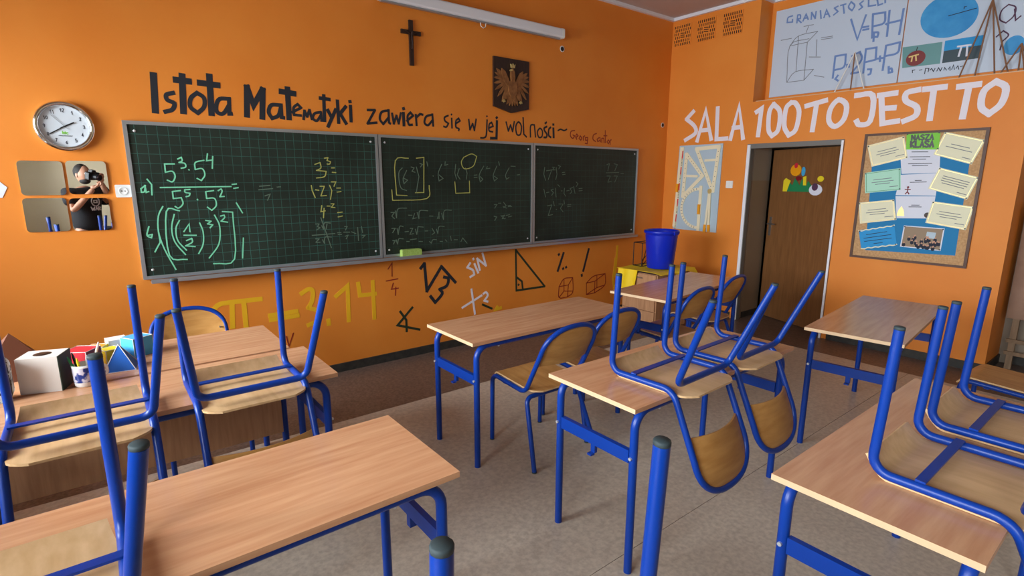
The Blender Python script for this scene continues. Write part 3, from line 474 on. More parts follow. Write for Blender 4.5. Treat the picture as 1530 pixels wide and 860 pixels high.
for k, m, w, lb in (('chalk_left', 'chalk_w', .0085, 'bright green chalk sum'), ('chalk_yellow', 'chalk_y', .0075, 'yellow chalk sum'), ('chalk_faint', 'chalk_f', .007, 'faint half-wiped chalk sum')):
    lettering([(k, w)], 'chalk_sum', m, cb, 'xz', 4.3295, .022, lb)
MB().prism(rounded(1.0, 1.19, 0, .07, .012), -.02, .03, 'xz').build('sponge', 'sponge')
sp = bpy.data.objects['sponge']; sp.location = (1.11, 4.29, .947); tag(sp, 'green board sponge lying on the chalk tray', 'sponge')

# ------------------------------------------------------------------ things on the board wall
ck = thing('wall_clock', 'round chrome wall clock with pale dial left of the chalkboard', 'clock', (-.068, BACK_Y, 1.938))
MB().lathe([(.118, .012), (.122, .034), (.134, .040), (.146, .030), (.147, 0)], (0, 0, 0), 48, 0, 'y').build('rim', 'chrome', ck)
MB().lathe([(0, .014), (.124, .014)], (0, 0, 0), 48, 0, 'y').build('dial', 'dial', ck)
def digit_strokes(ch):
    D = {'0': [[(2, 0), (0, 3), (0, 7), (2, 10), (4, 7), (4, 3), (2, 0)]], '1': [[(0, 7), (2, 10), (2, 0)]], '2': [[(0, 8), (2, 10), (4, 8), (0, 0), (4, 0)]],
         '3': [[(0, 9), (2, 10), (4, 8), (2, 5.5), (4, 3), (2, 0), (0, 1)]], '4': [[(3, 0), (3, 10), (0, 3), (4, 3)]], '5': [[(4, 10), (0, 10), (0, 6), (3, 6), (4, 3), (2, 0), (0, 1)]],
         '6': [[(4, 9), (1, 7), (0, 3), (2, 0), (4, 2), (3, 5), (0, 4)]], '7': [[(0, 10), (4, 10), (1, 0)]], '8': [[(2, 5), (0, 8), (2, 10), (4, 8), (2, 5), (0, 2), (2, 0), (4, 2), (2, 5)]],
         '9': [[(4, 6), (1, 5), (0, 8), (2, 10), (4, 8), (3, 1), (1, 0)]],
         'h': [[(0, 10), (0, 0)], [(0, 5), (3, 6), (4, 4), (4, 0)]], 't': [[(2, 9), (2, 0)], [(0, 6), (4, 6)]], 'c': [[(4, 6), (1, 6), (0, 3), (1, 0), (4, 0)]]}
    return D[ch]
def word(mb, s, x, z, hgt, width, off, th=.0008):
    u = hgt/10; cx = x-(len(s)*5.6*u)/2
    for ch in s:
        if ch != ' ':
            ribbon(mb, [[(cx+a*u, z+b*u-hgt/2) for a, b in st] for st in digit_strokes(ch)], width, off, 'xz', -1, th)
        cx += 5.6*u
for k in range(1, 13):
    a = PI/2-k*PI/6; nm = MB(); word(nm, str(k), .094*math.cos(a), .094*math.sin(a), .019, .0032, -.0142); nm.build('numeral', 'ink', ck)
mb = MB(); word(mb, 'htc', 0, -.037, .017, .0035, -.0142); mb.build('maker_lettering', 'green_paper', ck)
mb = MB()
for k in range(9): ribbon(mb, [[(-.034+k*.0075, -.057), (-.030+k*.0075, -.054)]], .003, -.0142, 'xz', -1, .0008)
mb.build('small_lettering', 'ink', ck)
for nme, ang, ln, wd in (('hour_hand', 62, .052, .007), ('minute_hand', 238, .088, .0055), ('second_hand', 318, .085, .0016)):
    a = rad(90-ang); ribbon(MB(), [], 1, 0); mb = MB()
    ribbon(mb, [[(-.022*math.cos(a), -.022*math.sin(a)), (ln*math.cos(a), ln*math.sin(a))]], wd, -.018, 'xz', -1, .0015); mb.build(nme, 'black', ck)
MIR = [(-.318, -.108, 1.527, 1.731, 'upper left'), (-.094, .106, 1.531, 1.735, 'upper right'), (-.322, -.116, 1.306, 1.510, 'lower left'), (-.104, .094, 1.302, 1.506, 'lower right')]
for x0, x1, z0, z1, wh in MIR:
    w, hh = (x1-x0)/2, (z1-z0)/2
    o = MB().prism(rounded(-w, w, -hh, hh, .022), -.005, 0, 'xz').build('wall_mirror', 'mirror')
    o.location = ((x0+x1)/2, BACK_Y-.004, (z0+z1)/2); o.rotation_euler = (0, 0, rad(-.9))
    tag(o, '%s square mirror tile with rounded corners below the clock' % wh, 'mirror', 'mirror tiles by the chalkboard')
sk = thing('wall_socket', 'white wall socket at the left edge of the chalkboard', 'socket', (.178, BACK_Y, 1.548))
MB().prism(rounded(-.042, .042, -.04, .04, .006), -.012, 0, 'xz').build('plate', 'white', sk)
MB().lathe([(0, .0125), (.02, .0125), (.024, .016), (.026, .012)], (0, 0, 0), 20, 0, 'y').build('insert', 'white', sk)
for s in (-1, 1): MB().lathe([(0, .0145), (.0035, .0145), (.0035, .012)], (s*.009, 0, 0), 8, 0, 'y').build('pin_hole', 'black', sk)
tag(MB().prism([(-.47, 1.52), (-.405, 1.515), (-.376, 1.575), (-.41, 1.615), (-.47, 1.60)], BACK_Y-.003, BACK_Y, 'xz').build('paper_note', 'white_paper'), 'white paper note on the wall left of the mirrors', 'paper')
for x, z, wh in ((4.054, 2.954, 'under the end of the projection screen'), (5.80, 2.30, 'beside the room corner')):
    t = thing('cable_hole', 'small round cable hole in the orange wall '+wh, 'socket', (x, BACK_Y, z), group='cable holes in the board wall')
    MB().lathe([(.022, .001), (.03, .003), (.031, 0)], (0, 0, 0), 20, 0, 'y').build('ring', 'white', t)
    MB().lathe([(0, .002), (.023, .002)], (0, 0, 0), 20, 0, 'y').build('hole', 'black', t)
cr = thing('crucifix', 'dark wooden crucifix hanging high above the chalkboard', 'crucifix', (2.305, BACK_Y, 2.577))
MB().box(-.018, .018, -.018, 0, 0, .358).build('upright', 'dark_wood', cr)
MB().box(-.092, -.018, -.016, 0, .245, .278).box(.018, .092, -.016, 0, .245, .278).build('crossbar', 'dark_wood', cr)
fg = MB().tube([(0, -.026, .13), (.004, -.03, .18), (0, -.028, .235)], .008, 8).tube([(-.055, -.024, .268), (0, -.028, .238), (.055, -.024, .268)], .005, 8).tube([(0, -.03, .238), (.003, -.032, .262)], .010, 8)
tag(fg.build('figure', 'dark_wood', cr), 'small dark figure on the cross')
sc = thing('projection_screen', 'white rolled projection screen case mounted near the ceiling', 'projection screen', (3.0, 4.29, 3.07))
MB().prism(rounded(-.045, .045, -.045, .045, .018), -1.0, .95, 'yz').build('case', 'white_trim', sc)
MB().box(-.99, .94, -.02, .012, -.058, -.046).build('slat_bar', 'alu', sc)
MB().prism(rounded(-.047, .047, -.047, .047, .018), .95, .98, 'yz').build('end_cap', 'white', sc)
MB().tube([(-.03, -.01, -.058), (-.025, -.01, -.085), (0, -.01, -.10), (.025, -.01, -.085), (.03, -.01, -.058)], .004, 6).build('pull_handle', 'white', sc)
MB().box(-.8, -.76, .045, .07, -.03, .03).box(.7, .74, .045, .07, -.03, .03).build('bracket', 'white', sc)
# carved eagle on a dark shield
eg = thing('eagle_plaque', 'dark shield plaque with carved crowned eagle above the chalkboard', 'plaque', (3.378, BACK_Y, 2.267))
MB().prism([(-.218, .05), (0, 0), (.218, .05), (.218, .50), (-.218, .50)], -.02, 0, 'xz').build('shield', 'dark_wood', eg)
eb = MB()
def lozenge(mb, x, z, ang, ln, wd, y0=-.02, y1=-.032):
    a = rad(ang); ca, sa = math.cos(a), math.sin(a)
    pts = [(0, -wd*.35), (ln*.3, -wd*.5), (ln*.75, -wd*.42), (ln, 0), (ln*.75, wd*.42), (ln*.3, wd*.5), (0, wd*.35)]
    mb.prism([(x+p*ca-q*sa, z+p*sa+q*ca) for p, q in pts], y1, y0, 'xz')
for s in (-1, 1):
    for k in range(8):
        a = -84+k*17
        ln = (.17, .185, .18, .165, .15, .135, .12, .11)[k]
        lozenge(eb, s*(.045+.008*k), .255+.0105*k, a if s > 0 else 180-a, ln, .03, -.02, -.028-.001*(k % 3))
    lozenge(eb, s*.05, .25, 62 if s > 0 else 118, .17, .06, -.02, -.034)
    lozenge(eb, s*.04, .20, -58 if s > 0 else 238, .10, .035)
for k in range(5): lozenge(eb, (k-2)*.012, .16, -90+(k-2)*13, .095, .026, -.02, -.03-.001*k)
eb.prism([(.055*math.cos(t*PI/8), .225+.085*math.sin(t*PI/8)) for t in range(16)], -.040, -.02, 'xz')
lozenge(eb, 0, .28, 92, .13, .05, -.02, -.044)
eb.build('eagle', 'eagle', eg)
gl = MB(); lozenge(gl, -.012, .395, 195, .03, .018, -.03, -.046); gl.build('beak', 'gilt', eg)
MB().prism([(-.02, .415), (.02, .415), (.027, .45), (.012, .432), (0, .456), (-.012, .432), (-.027, .45)], -.042, -.025, 'xz').build('crown', 'gilt', eg)
for s in (-1, 1):
    gl = MB()
    for k in range(3): lozenge(gl, s*.105, .118, (-90+s*(k-1)*38), .028, .010, -.02, -.034)
    gl.build('claw', 'gilt', eg)

# ------------------------------------------------------------------ things on the door wall
for i, (y0, y1) in enumerate(((4.093, 4.337), (3.776, 4.013), (3.458, 3.671))):
    v = thing('vent_grille', '%s of three orange slotted vents below the ceiling' % ('leftmost', 'middle', 'rightmost')[i], 'vent', (RIGHT_X, (y0+y1)/2, 3.34), group='ventilation grilles')
    MB().box(-.006, 0, -.12, .12, -.122, .122).build('plate', 'orange', v)
    mb = MB()
    for r in range(6):
        for q in range(9):
            y = (q-4)*.025+(.006 if r % 2 else -.006); z = (r-2.5)*.04
            if 1 < r < 4 and 2 < q < 6: continue
            mb.prism([(y-.005, z-.016), (y+.005, z-.013), (y+.005, z+.016), (y-.005, z+.013)], -.0075, -.005, 'yz')
    for k in range(3): mb.prism([(-.03, -.03+k*.022), (.028, -.022+k*.022), (.028, -.012+k*.022), (-.03, -.02+k*.022)], -.0075, -.005, 'yz')
    mb.build('slots', 'black', v)
# door frame and ajar door
df = struct(MB().box(5.885, 5.95, DY1-.045, DY1, 0, DZ).box(5.885, 6.0, DY0, DY1-.045, DZ-.05, DZ).box(5.885, 6.03, DY0, DY0+.025, 0, DZ-.05).build('trim_4', 'frame_grey'))
MB().box(5.875, 5.885, DY1-.04, DY1-.005, 0, DZ-.01).build('metal_strip', 'white_trim', df)
MB().box(5.875, 5.885, DY0, DY0+.02, 0, DZ-.01).build('metal_strip', 'white_trim', df)
door = thing('door_1', None, None, (6.035, DY0+.03, 0), (0, 0, -math.atan2(.347, .938))); struct(door)
MB().box(0, .04, 0, .95, .008, 1.965).build('door_leaf', 'door_wood', door)
hd = MB().box(-.008, 0, .885, .915, .98, 1.20).build('handle_plate', 'steel', door)
MB().tube(fillet([(-.008, .90, 1.12), (-.05, .90, 1.12), (-.05, .79, 1.12)], [.012]), .009, 8).build('lever', 'steel', hd)
stk = thing('door_sticker', 'colourful flower, butterfly and grass sticker on the brown door', 'sticker', door.location, door.rotation_euler)
def st_poly(name, mat, pts, d):
    MB().prism(pts, -.004-d, -.0005, 'yz').build(name, mat, stk)
def ell(cy, cz, ry, rz, n=14): return [(cy+ry*math.cos(2*PI*k/n), cz+rz*math.sin(2*PI*k/n)) for k in range(n)]
st_poly('grass', 'green_card', [(.72, 1.50), (.36, 1.50), (.36, 1.56), (.42, 1.62), (.44, 1.56), (.50, 1.64), (.53, 1.57), (.60, 1.65), (.63, 1.57), (.70, 1.62)], 0)
st_poly('yellow_leaf', 'yellow_card', [(.76, 1.50), (.70, 1.50), (.66, 1.62), (.73, 1.65), (.76, 1.62)], .001)
st_poly('flower', 'orange_plastic', ell(.60, 1.735, .075, .065), .002)
st_poly('flower_tip', 'red', ell(.60, 1.785, .025, .03), .003)
st_poly('daisy', 'white_paper', ell(.31, 1.525, .085, .06), .002)
st_poly('daisy_centre', 'purple_ink', ell(.32, 1.555, .04, .04), .003)
st_poly('butterfly', 'yellow_card', ell(.26, 1.64, .04, .03), .002)
st_poly('mushroom', 'dark_red', ell(.55, 1.645, .04, .025), .002)
st_poly('small_leaf', 'yellow_card', [(.48, 1.57), (.44, 1.57), (.45, 1.67), (.49, 1.66)], .001)
st_poly('child_figure', 'cyan_card', ell(.495, 1.72, .025, .05), .002)
sw = thing('light_switch', 'white light switch between the ruler board and the door', 'switch', (RIGHT_X, 3.445, 1.575))
MB().prism(rounded(-.042, .042, -.042, .042, .008), -.01, 0, 'yz').build('plate', 'white', sw)
MB().prism(rounded(-.026, .026, -.028, .028, .004), -.015, -.01, 'yz').build('rocker', 'white', sw)
# board of drawing instruments
RX = RIGHT_X-.012
tag(MB().prism([(4.18, 1.012), (3.567, 1.005), (3.562, 2.044), (4.15, 2.041)], RX, RIGHT_X, 'yz').build('instrument_board', 'pale_blue'), 'pale blue board holding large ivory drawing instruments by the door', 'board')
uv = lambda u, v: (4.15+(3.565-4.15)*u, 2.04+(1.01-2.04)*v)
def band(mb, P, w, off, th=.008):
    ribbon(mb, [[uv(*p) for p in P]], w, off, 'yz', -1, th)
mr = thing('metre_ruler', 'long ivory ruler with red marks on the left of the instrument board', 'ruler', (RX, 0, 0))
MB().prism([uv(-.05, .97), uv(.035, .985), uv(.12, .02), uv(.03, .015)], -.01, 0, 'yz').build('blade', 'ivory', mr)
for k in range(5):
    a, b = .06+.19*k, .15+.19*k; mb = MB()
    mb.prism([uv(.115-.085*a, a), uv(.09-.085*a, a), uv(.09-.085*b, b), uv(.115-.085*b, b)], -.0115, -.01, 'yz').build('red_mark', 'red', mr)
mb = MB()
for k in range(5):
    a, b = .155+.19*k, .245+.19*k
    for q in range(5):
        t = a+(b-a)*q/5; mb.prism([uv(.112-.085*t, t), uv(.092-.085*t, t), uv(.092-.085*t, t+.008), uv(.112-.085*t, t+.008)], -.0115, -.01, 'yz')
mb.build('black_marks', 'black', mr)
MB().prism([uv(.0, .45), uv(.05, .45), uv(.045, .55), uv(-.01, .55)], -.03, -.01, 'yz').build('grip', 'orange_plastic', mr)
def square_tool(name, label, tri, bars, ticks):
    t = thing(name, label, 'set square', (RX, 0, 0)); mb = MB()
    for a, b in zip(tri, tri[1:]+tri[:1]): band(mb, [a, b], .044, 0)
    for a, b in bars: band(mb, [a, b], .028, 0)
    mb.build('frame', 'ivory', t)
    mb = MB()
    for (a, b) in ticks:
        for k in range(1, 9):
            p = uv(a[0]+(b[0]-a[0])*k/9, a[1]+(b[1]-a[1])*k/9); mb.prism(ell(p[0], p[1], .004, .005, 6), -.0095, -.008, 'yz')
    mb.build('scale_marks', 'ink', t)
square_tool('set_square', 'ivory isosceles set square on the instrument board', [(.19, .10), (.16, .60), (.60, .355)], [((.19, .355), (.48, .36))], [((.19, .10), (.16, .60)), ((.19, .10), (.60, .355))])
square_tool('set_square', 'ivory long set square at the upper right of the instrument board', [(.42, .045), (.93, .03), (.86, .53)], [((.64, .18), (.9, .175))], [((.42, .045), (.86, .53)), ((.93, .03), (.86, .53))])
pt = thing('protractor', 'big ivory protractor with orange grip on the instrument board', 'protractor', (RX, 0, 0)); mb = MB()
cy, cz = uv(.55, .735); ar = [(cy+.235*math.sin(rad(a)), cz+.235*math.cos(rad(a))) for a in range(0, 181, 9)]
ribbon(mb, [ar], .034, 0, 'yz', -1, .008); ribbon(mb, [[(cy-.02, cz+.26), (cy-.02, cz-.26)]], .04, 0, 'yz', -1, .009); mb.build('frame', 'ivory', pt)
mb = MB()
for a in range(9, 180, 9): ribbon(mb, [[(cy+.226*math.sin(rad(a)), cz+.226*math.cos(rad(a))), (cy+.245*math.sin(rad(a)), cz+.245*math.cos(rad(a)))]], .006, -.008, 'yz', -1, .0012)
mb.build('scale_marks', 'grey_ink', pt)
MB().prism([(cy-.035, cz-.07), (cy-.005, cz-.07), (cy-.005, cz+.05), (cy-.035, cz+.05)], -.03, -.009, 'yz').build('grip', 'orange_plastic', pt)
cp = thing('board_compass', 'ivory chalkboard compass with yellow ends at the board edge', 'compass', (RX, 0, 0))
mb = MB(); band(mb, [(.79, .53), (.75, .95)], .026, 0, .014); band(mb, [(.81, .53), (.83, .95)], .026, -.004, .014); mb.build('legs', 'ivory', cp)
a, b = uv(.80, .53); MB().prism(ell(a, b, .024, .03), -.022, 0, 'yz').build('hinge', 'gilt', cp)
mb = MB(); band(mb, [(.745, .93), (.74, 1.0)], .03, 0, .02); band(mb, [(.83, .93), (.835, .99)], .03, 0, .02); mb.build('tips', 'orange_plastic', cp)

# pinboard
pb = thing('pinboard', 'cork pinboard in a dark brown frame right of the door', 'pinboard', (RIGHT_X, 0, 0))
MB().box(-.012, 0, 1.205, 2.070, .905, 2.035).build('cork_sheet', 'cork', pb)
MB().box(-.02, 0, 1.182, 1.205, .884, 2.056).box(-.02, 0, 2.070, 2.093, .884, 2.056).box(-.02, 0, 1.205, 2.070, .884, .905).box(-.02, 0, 1.205, 2.070, 2.035, 2.056).build('frame', 'brown_frame', pb)
def sheet(key, name, mat, label, cat, lvl, lines=(), pins=True, ink='grey_ink', border=None):
    q = SHEETS[key]; x1 = RIGHT_X-.012-.0012*lvl
    t = thing(name, label, cat, (x1, 0, 0)); MB().prism(q, -.001, 0, 'yz').build('sheet', mat, t)
    bl = lambda u, v: tuple((q[0][i]*(1-u)+q[1][i]*u)*(1-v)+(q[3][i]*(1-u)+q[2][i]*u)*v for i in (0, 1))
    if lines:
        mb = MB()
        for (v, u0, u1) in lines: ribbon(mb, [[bl(u0, v), bl(u1, v)]], .0055, -.001, 'yz', -1, .0004)
        mb.build('printed_lines', ink, t)
    if border:
        mb = MB(); P = [bl(.04, .05), bl(.96, .05), bl(.96, .95), bl(.04, .95), bl(.04, .05)]
        ribbon(mb, [P], .0035, -.001, 'yz', -1, .0004); mb.build('border_line', border, t)
    if pins:
        for u, v in ((.03, .05), (.97, .05), (.97, .95)):
            a, b = bl(u, v); MB().prism(ell(a, b, .006, .006, 8), -.006, -.001, 'yz').build('pin', 'black', t)
    return t, bl
sheet('backing', 'backing_paper', 'blue_paper', 'large blue backing paper on the pinboard', 'paper', 0, pins=False)
sheet('s1', 'white_page', 'white_paper', 'top white page in the middle column of the pinboard', 'paper', 1, [(.12, .3, .7), (.32, .25, .75), (.42, .32, .65), (.6, .2, .8), (.68, .3, .7)], False, 'ink')
t, bl = sheet('s2', 'white_page', 'white_paper', 'middle white page on the pinboard with a small running figure', 'paper', 1, [(.3, .42, .58), (.38, .3, .72)], False, 'ink')
a, b = bl(.28, .72); mb = MB(); ribbon(mb, [[(a-.0, b-.02), (a, b+.01)], [(a-.02, b), (a+.02, b)], [(a, b-.02), (a-.014, b-.04)], [(a, b-.02), (a+.014, b-.04)]], .009, -.001, 'yz', -1, .0005); mb.prism(ell(a, b+.02, .009, .01), -.002, -.001, 'yz'); mb.build('printed_figure', 'dark_red', t)
t, bl = sheet('s3', 'white_page', 'white_paper', 'bottom white page on the pinboard with two small pictures', 'paper', 1, [(.4, .42, .62), (.48, .35, .68)], False, 'ink')
a, b = bl(.13, .7); MB().prism([(a-.03, b-.04), (a+.03, b-.04), (a+.022, b+.01), (a, b+.05), (a-.022, b+.01)], -.002, -.001, 'yz').build('picture', 'gilt', t)
a, b = bl(.86, .85); MB().prism(ell(a, b, .024, .024), -.002, -.001, 'yz').build('picture', 'dark_wood', t)
three = [(.4, .25, .75), (.52, .2, .8), (.62, .3, .7), (.8, .7, .92)]
sheet('note_cream_tl', 'note_card', 'cream_paper', 'tilted cream note at the top left of the pinboard', 'paper', 2, three, border='gilt')
sheet('note_cream_tr', 'note_card', 'cream_paper', 'tilted cream note at the top right of the pinboard', 'paper', 2, [(.42, .3, .75), (.55, .2, .85), (.82, .7, .9)], border='gilt')
sheet('note_mint', 'note_card', 'mint_paper', 'mint green note at the left of the pinboard', 'paper', 2, three, border='green_card')
sheet('note_cream_mr', 'note_card', 'cream_paper', 'tilted cream note at the right middle of the pinboard', 'paper', 2, [(.3, .2, .85), (.4, .2, .85), (.5, .2, .85), (.6, .25, .8), (.82, .7, .92)], border='gilt')
sheet('note_cream_bl', 'note_card', 'cream_paper', 'cream note above the bright blue card on the pinboard', 'paper', 2, three, border='gilt')
sheet('note_cream_br', 'note_card', 'cream_paper', 'tilted cream note above the class photo on the pinboard', 'paper', 2, three, border='gilt')
t, bl = sheet('note_blue', 'note_card', 'light_blue', 'bright blue card with wavy cream edges at the pinboard bottom', 'paper', 2, [(.28, .2, .78), (.45, .12, .88), (.62, .12, .88), (.79, .38, .62)], True, 'ink')
mb = MB()
for v in (.03, .97): ribbon(mb, [[(bl(u/10, v+(.025 if u % 2 else -.01))) for u in range(11)]], .010, -.001, 'yz', -1, .0004)
mb.build('wavy_edge', 'cream_paper', t)
t, bl = sheet('photo', 'class_photo', 'white_paper', 'printed class photo of a crowd pinned on blue paper', 'photo', 2)
MB().prism([bl(.03, .04), bl(.97, .04), bl(.97, .96), bl(.03, .96)], -.0014, -.001, 'yz').build('picture', 'beige_wall', t)
mb = MB(); mh = MB(); rnd = random.Random(3)
for k in range(34):
    u, v = .07+.86*rnd.random(), .45+.45*rnd.random(); a, b = bl(u, v)
    mb.prism(ell(a, b-.012, .014, .018, 8), -.0018-.0001*k/8, -.0014, 'yz'); mh.prism(ell(a, b+.008, .006, .008, 8), -.0023-.0001*k/8, -.0014, 'yz')
mb.build('printed_crowd', 'ink', t); mh.build('printed_faces', 'skin', t)
MB().prism([bl(.6, .2), bl(.82, .22), bl(.81, .5), bl(.59, .48)], -.0016, -.0014, 'yz').build('printed_window', 'pale_blue', t)
t, bl = sheet('sign', 'class_sign', 'green_paper', 'lime green sign with bold black letters topping the pinboard', 'sign', 3)
GL = {'N': [[(0, 0), (0, 10), (5, 0), (5, 10)]], 'A': [[(0, 0), (2.5, 10), (5, 0)], [(1, 3.5), (4, 3.5)]], 'S': [[(5, 9), (2, 10), (0, 7.5), (5, 3), (3, 0), (0, 1)]], 'Z': [[(0, 10), (5, 10), (0, 0), (5, 0)]],
      'K': [[(0, 0), (0, 10)], [(5, 10), (0, 5), (5, 0)]], 'L': [[(0, 10), (0, 0), (5, 0)]]}
def on_sheet(word_, u0, u1, v0, v1, bl, width, mat, t):
    mb = MB(); n = len(word_); cw_ = (u1-u0)/n
    for i, ch in enumerate(word_):
        for st in GL[ch]:
            ribbon(mb, [[bl(u0+cw_*(i+.14*a+.1), v1+(v0-v1)*b/10) for a, b in st]], width, -.001, 'yz', -1, .0005)
    mb.build('bold_lettering', mat, t)
on_sheet('NASZA', .15, .84, .13, .42, bl, .0125, 'black', t)
on_sheet('KLASA', .13, .86, .50, .85, bl, .0155, 'black', t)

# posters in the high niche
def poster(name, label, y0, y1, z0, z1):
    t = thing(name, label, 'poster', (6.15, 0, 0)); MB().box(-.018, 0, y1, y0, z0, z1).build('sheet', 'poster', t); return t
NX = 6.132-6.15
p1 = poster('maths_poster', 'white prism poster with formulas in the niche over the door', 3.195, 1.975, 2.53, 3.42)
p2 = poster('maths_poster', 'white circle poster with apple picture in the niche over the pinboard', 1.965, .97, 2.53, 3.42)
def on_poster(key, mat, w, p, lab=None):
    for cl_ in clusters([(s, w) for s in parse(INK[key])], .06):
        mb = MB()
        for s, q in cl_: ribbon(mb, [s], q, NX, 'yz', -1, .0012)
        o = mb.build('poster_drawing', mat, p)
        if lab: o['label'] = lab
on_poster('poster_navy', 'grey_ink', .006, p1, 'thin prism drawing'); on_poster('poster_title', 'teal_ink', .014, p1, 'blue hand-drawn title')
on_poster('poster_form', 'teal_ink', .018, p1, 'blue hand-drawn formulas'); on_poster('poster_note', 'ink', .006, p2); on_poster('poster_big', 'purple_ink', .010, p2)
dk = [(1.647+.205*math.cos(t*PI/20)+.02*math.sin(t*PI/20), 3.04+.18*math.sin(t*PI/20)) for t in range(40)]
MB().prism(dk, NX-.001, NX, 'yz').build('blue_disc', 'disc', p2)
mb = MB(); ribbon(mb, [[(1.647, 3.04), (1.46, 3.06)], [(1.545, 3.075), (1.545, 3.09), (1.53, 3.09)]], .006, NX-.001, 'yz', -1, .001); mb.build('radius_line', 'ink', p2)
MB().prism(ell(1.172, 2.715, .065, .075, 24), NX-.001, NX, 'yz').build('blue_disc', 'disc', p2)
ph = MB().prism(SHEETS['apple'], NX-.001, NX, 'yz').build('apple_picture', 'teal', p2)
MB().prism(ell(1.848, 2.725, .075, .066, 24), NX-.002, NX-.001, 'yz').build('apple', 'apple', ph)
mb = MB(); ribbon(mb, [[(1.85, 2.79), (1.845, 2.82)]], .006, NX-.001, 'yz', -1, .001); mb.build('apple_stalk', 'black', ph)
mb = MB(); ribbon(mb, parse(INK['poster_pi'])[:3], .011, NX-.002, 'yz', -1, .001); mb.build('pi_sign', 'gilt', ph)
ph = MB().prism(SHEETS['piphoto'], NX-.001, NX, 'yz').build('sky_picture', 'navy', p2)
MB().prism([(1.643, 2.75), (1.379, 2.755), (1.379, 2.834), (1.644, 2.836)], NX-.002, NX-.001, 'yz').build('sky_band', 'light_blue', ph)
mb = MB(); ribbon(mb, parse(INK['poster_pi'])[3:], .014, NX-.002, 'yz', -1, .001); mb.build('pi_sign', 'white_paper', ph)
# stick models standing on the niche sill
SZ = NZ+.016
def stick_model(label, segs, loc, mats):
    t = thing('stick_pyramid', label, 'model', loc, group='stick models on the niche sill')
    for i, (a, b) in enumerate(segs): MB().tube([a, b], .006, 6).build('stick', mats[i % len(mats)], t)
stick_model('tall brown stick pyramid frame before the circle poster', [((-.02, .14, .006), (0, 0, .60)), ((.05, .05, .006), (0, 0, .60)), ((.03, -.17, .006), (0, 0, .60)), ((-.05, -.10, .006), (0, 0, .60))], (6.05, 1.34, SZ), ['stick'])
stick_model('small brown stick pyramid frame at the far right of the sill', [((0, .10, .006), (0, 0, .22)), ((.05, 0, .006), (0, 0, .22)), ((-.03, -.05, .006), (0, 0, .22)), ((.0, -.09, .006), (0, 0, .22))], (6.04, 1.11, SZ), ['stick'])
stick_model('white and brown stick prism frame before the prism poster', [((0, 0, .006), (0, .0, .36)), ((0, 0, .006), (.03, .16, .006)), ((.03, .16, .006), (.06, -.10, .006)), ((.06, -.10, .006), (0, 0, .006)), ((.06, -.10, .006), (0, 0, .36)), ((.03, .16, .006), (0, 0, .36))], (6.04, 2.33, SZ), ['stick', 'white', 'white', 'white', 'white', 'white'])
# ------------------------------------------------------------------ desks
def make_desk(label, loc, rz=0, depth=.50, modesty=False, group='school desks'):
    t = thing('school_desk', label, 'desk', loc, (0, 0, rz), group)
    d = depth/2
    mb = MB().box(-.65, .65, -d, d, .741, .76, 0)
    o = mb.build('desktop', ['beech', 'beech_edge'], t)
    for p in o.data.polygons:
        if abs(p.normal.x) > .9: p.material_index = 1
    for s in (-1, 1):
        y = s*(d-.035)
        path = fillet([(-.603, y, 0), (-.603, y, .723), (.603, y, .723), (.603, y, 0)], [.075, .075], 7)
        MB().tube(path, .0175, 12).build('leg_frame', 'blue_steel', t)
    for s in (-1, 1):
        b = MB().box(s*.603-.011, s*.603+.011, -d+.052, d-.052, .500, .555).build('end_rail', 'blue_steel', t)
        MB().box(s*.603-.008, s*.603+.008, -.012, .012, .462, .50).box(s*.603-.008, s*.603+s*.03, -.012, .012, .455, .463).build('bag_hook', 'blue_steel', b)
        for q in (-1, 1):
            MB().tube([(s*.603+s*.016, q*(d-.035), .528), (s*.603+s*.024, q*(d-.035), .528)], .007, 8).build('bolt', 'bolt', t)
    for s in (-1, 1):
        for q in (-1, 1): MB().tube([(s*.45, q*(d-.035), .700), (s*.45, q*(d-.035), .708)], .006, 8).build('bolt', 'bolt', t)
    if modesty:
        MB().box(-.585, .585, -d+.0, -d+.016, .30, .741).build('modesty_panel', 'panel_wood', t)
    return t
proto = make_desk('empty desk nearest the chalkboard with two chairs tucked in', (2.184, 2.56, 0))
def desk(label, loc, rz=0):
    c_ = copy_tree(proto); c_.location = loc; c_.rotation_euler = (0, 0, rz); c_['label'] = label; return c_
desk('middle desk carrying two upturned chairs', (2.21, 1.475, 0))
desk('desk at the right front corner with upturned chairs', (2.176, .428, 0))
desk('desk at the left front with light top and one upturned chair', (.137, 1.515, 0))
desk('desk under the pinboard, slightly turned, with bare shiny top', (3.985, 1.192, 0), rad(6))
desk('desk by the blue bucket, two chairs tucked in', (3.86, 2.632, 0), rad(6))
desk('desk pushed against the teacher desk with two upturned chairs', (.15, 2.573, 0))
desk('desk just in front of the camera carrying an upturned chair', (.137, .428, 0))
make_desk('teacher desk with wooden front panel standing by the orange wall', (.085, 3.122, 0), 0, .55, True, 'teacher desk')

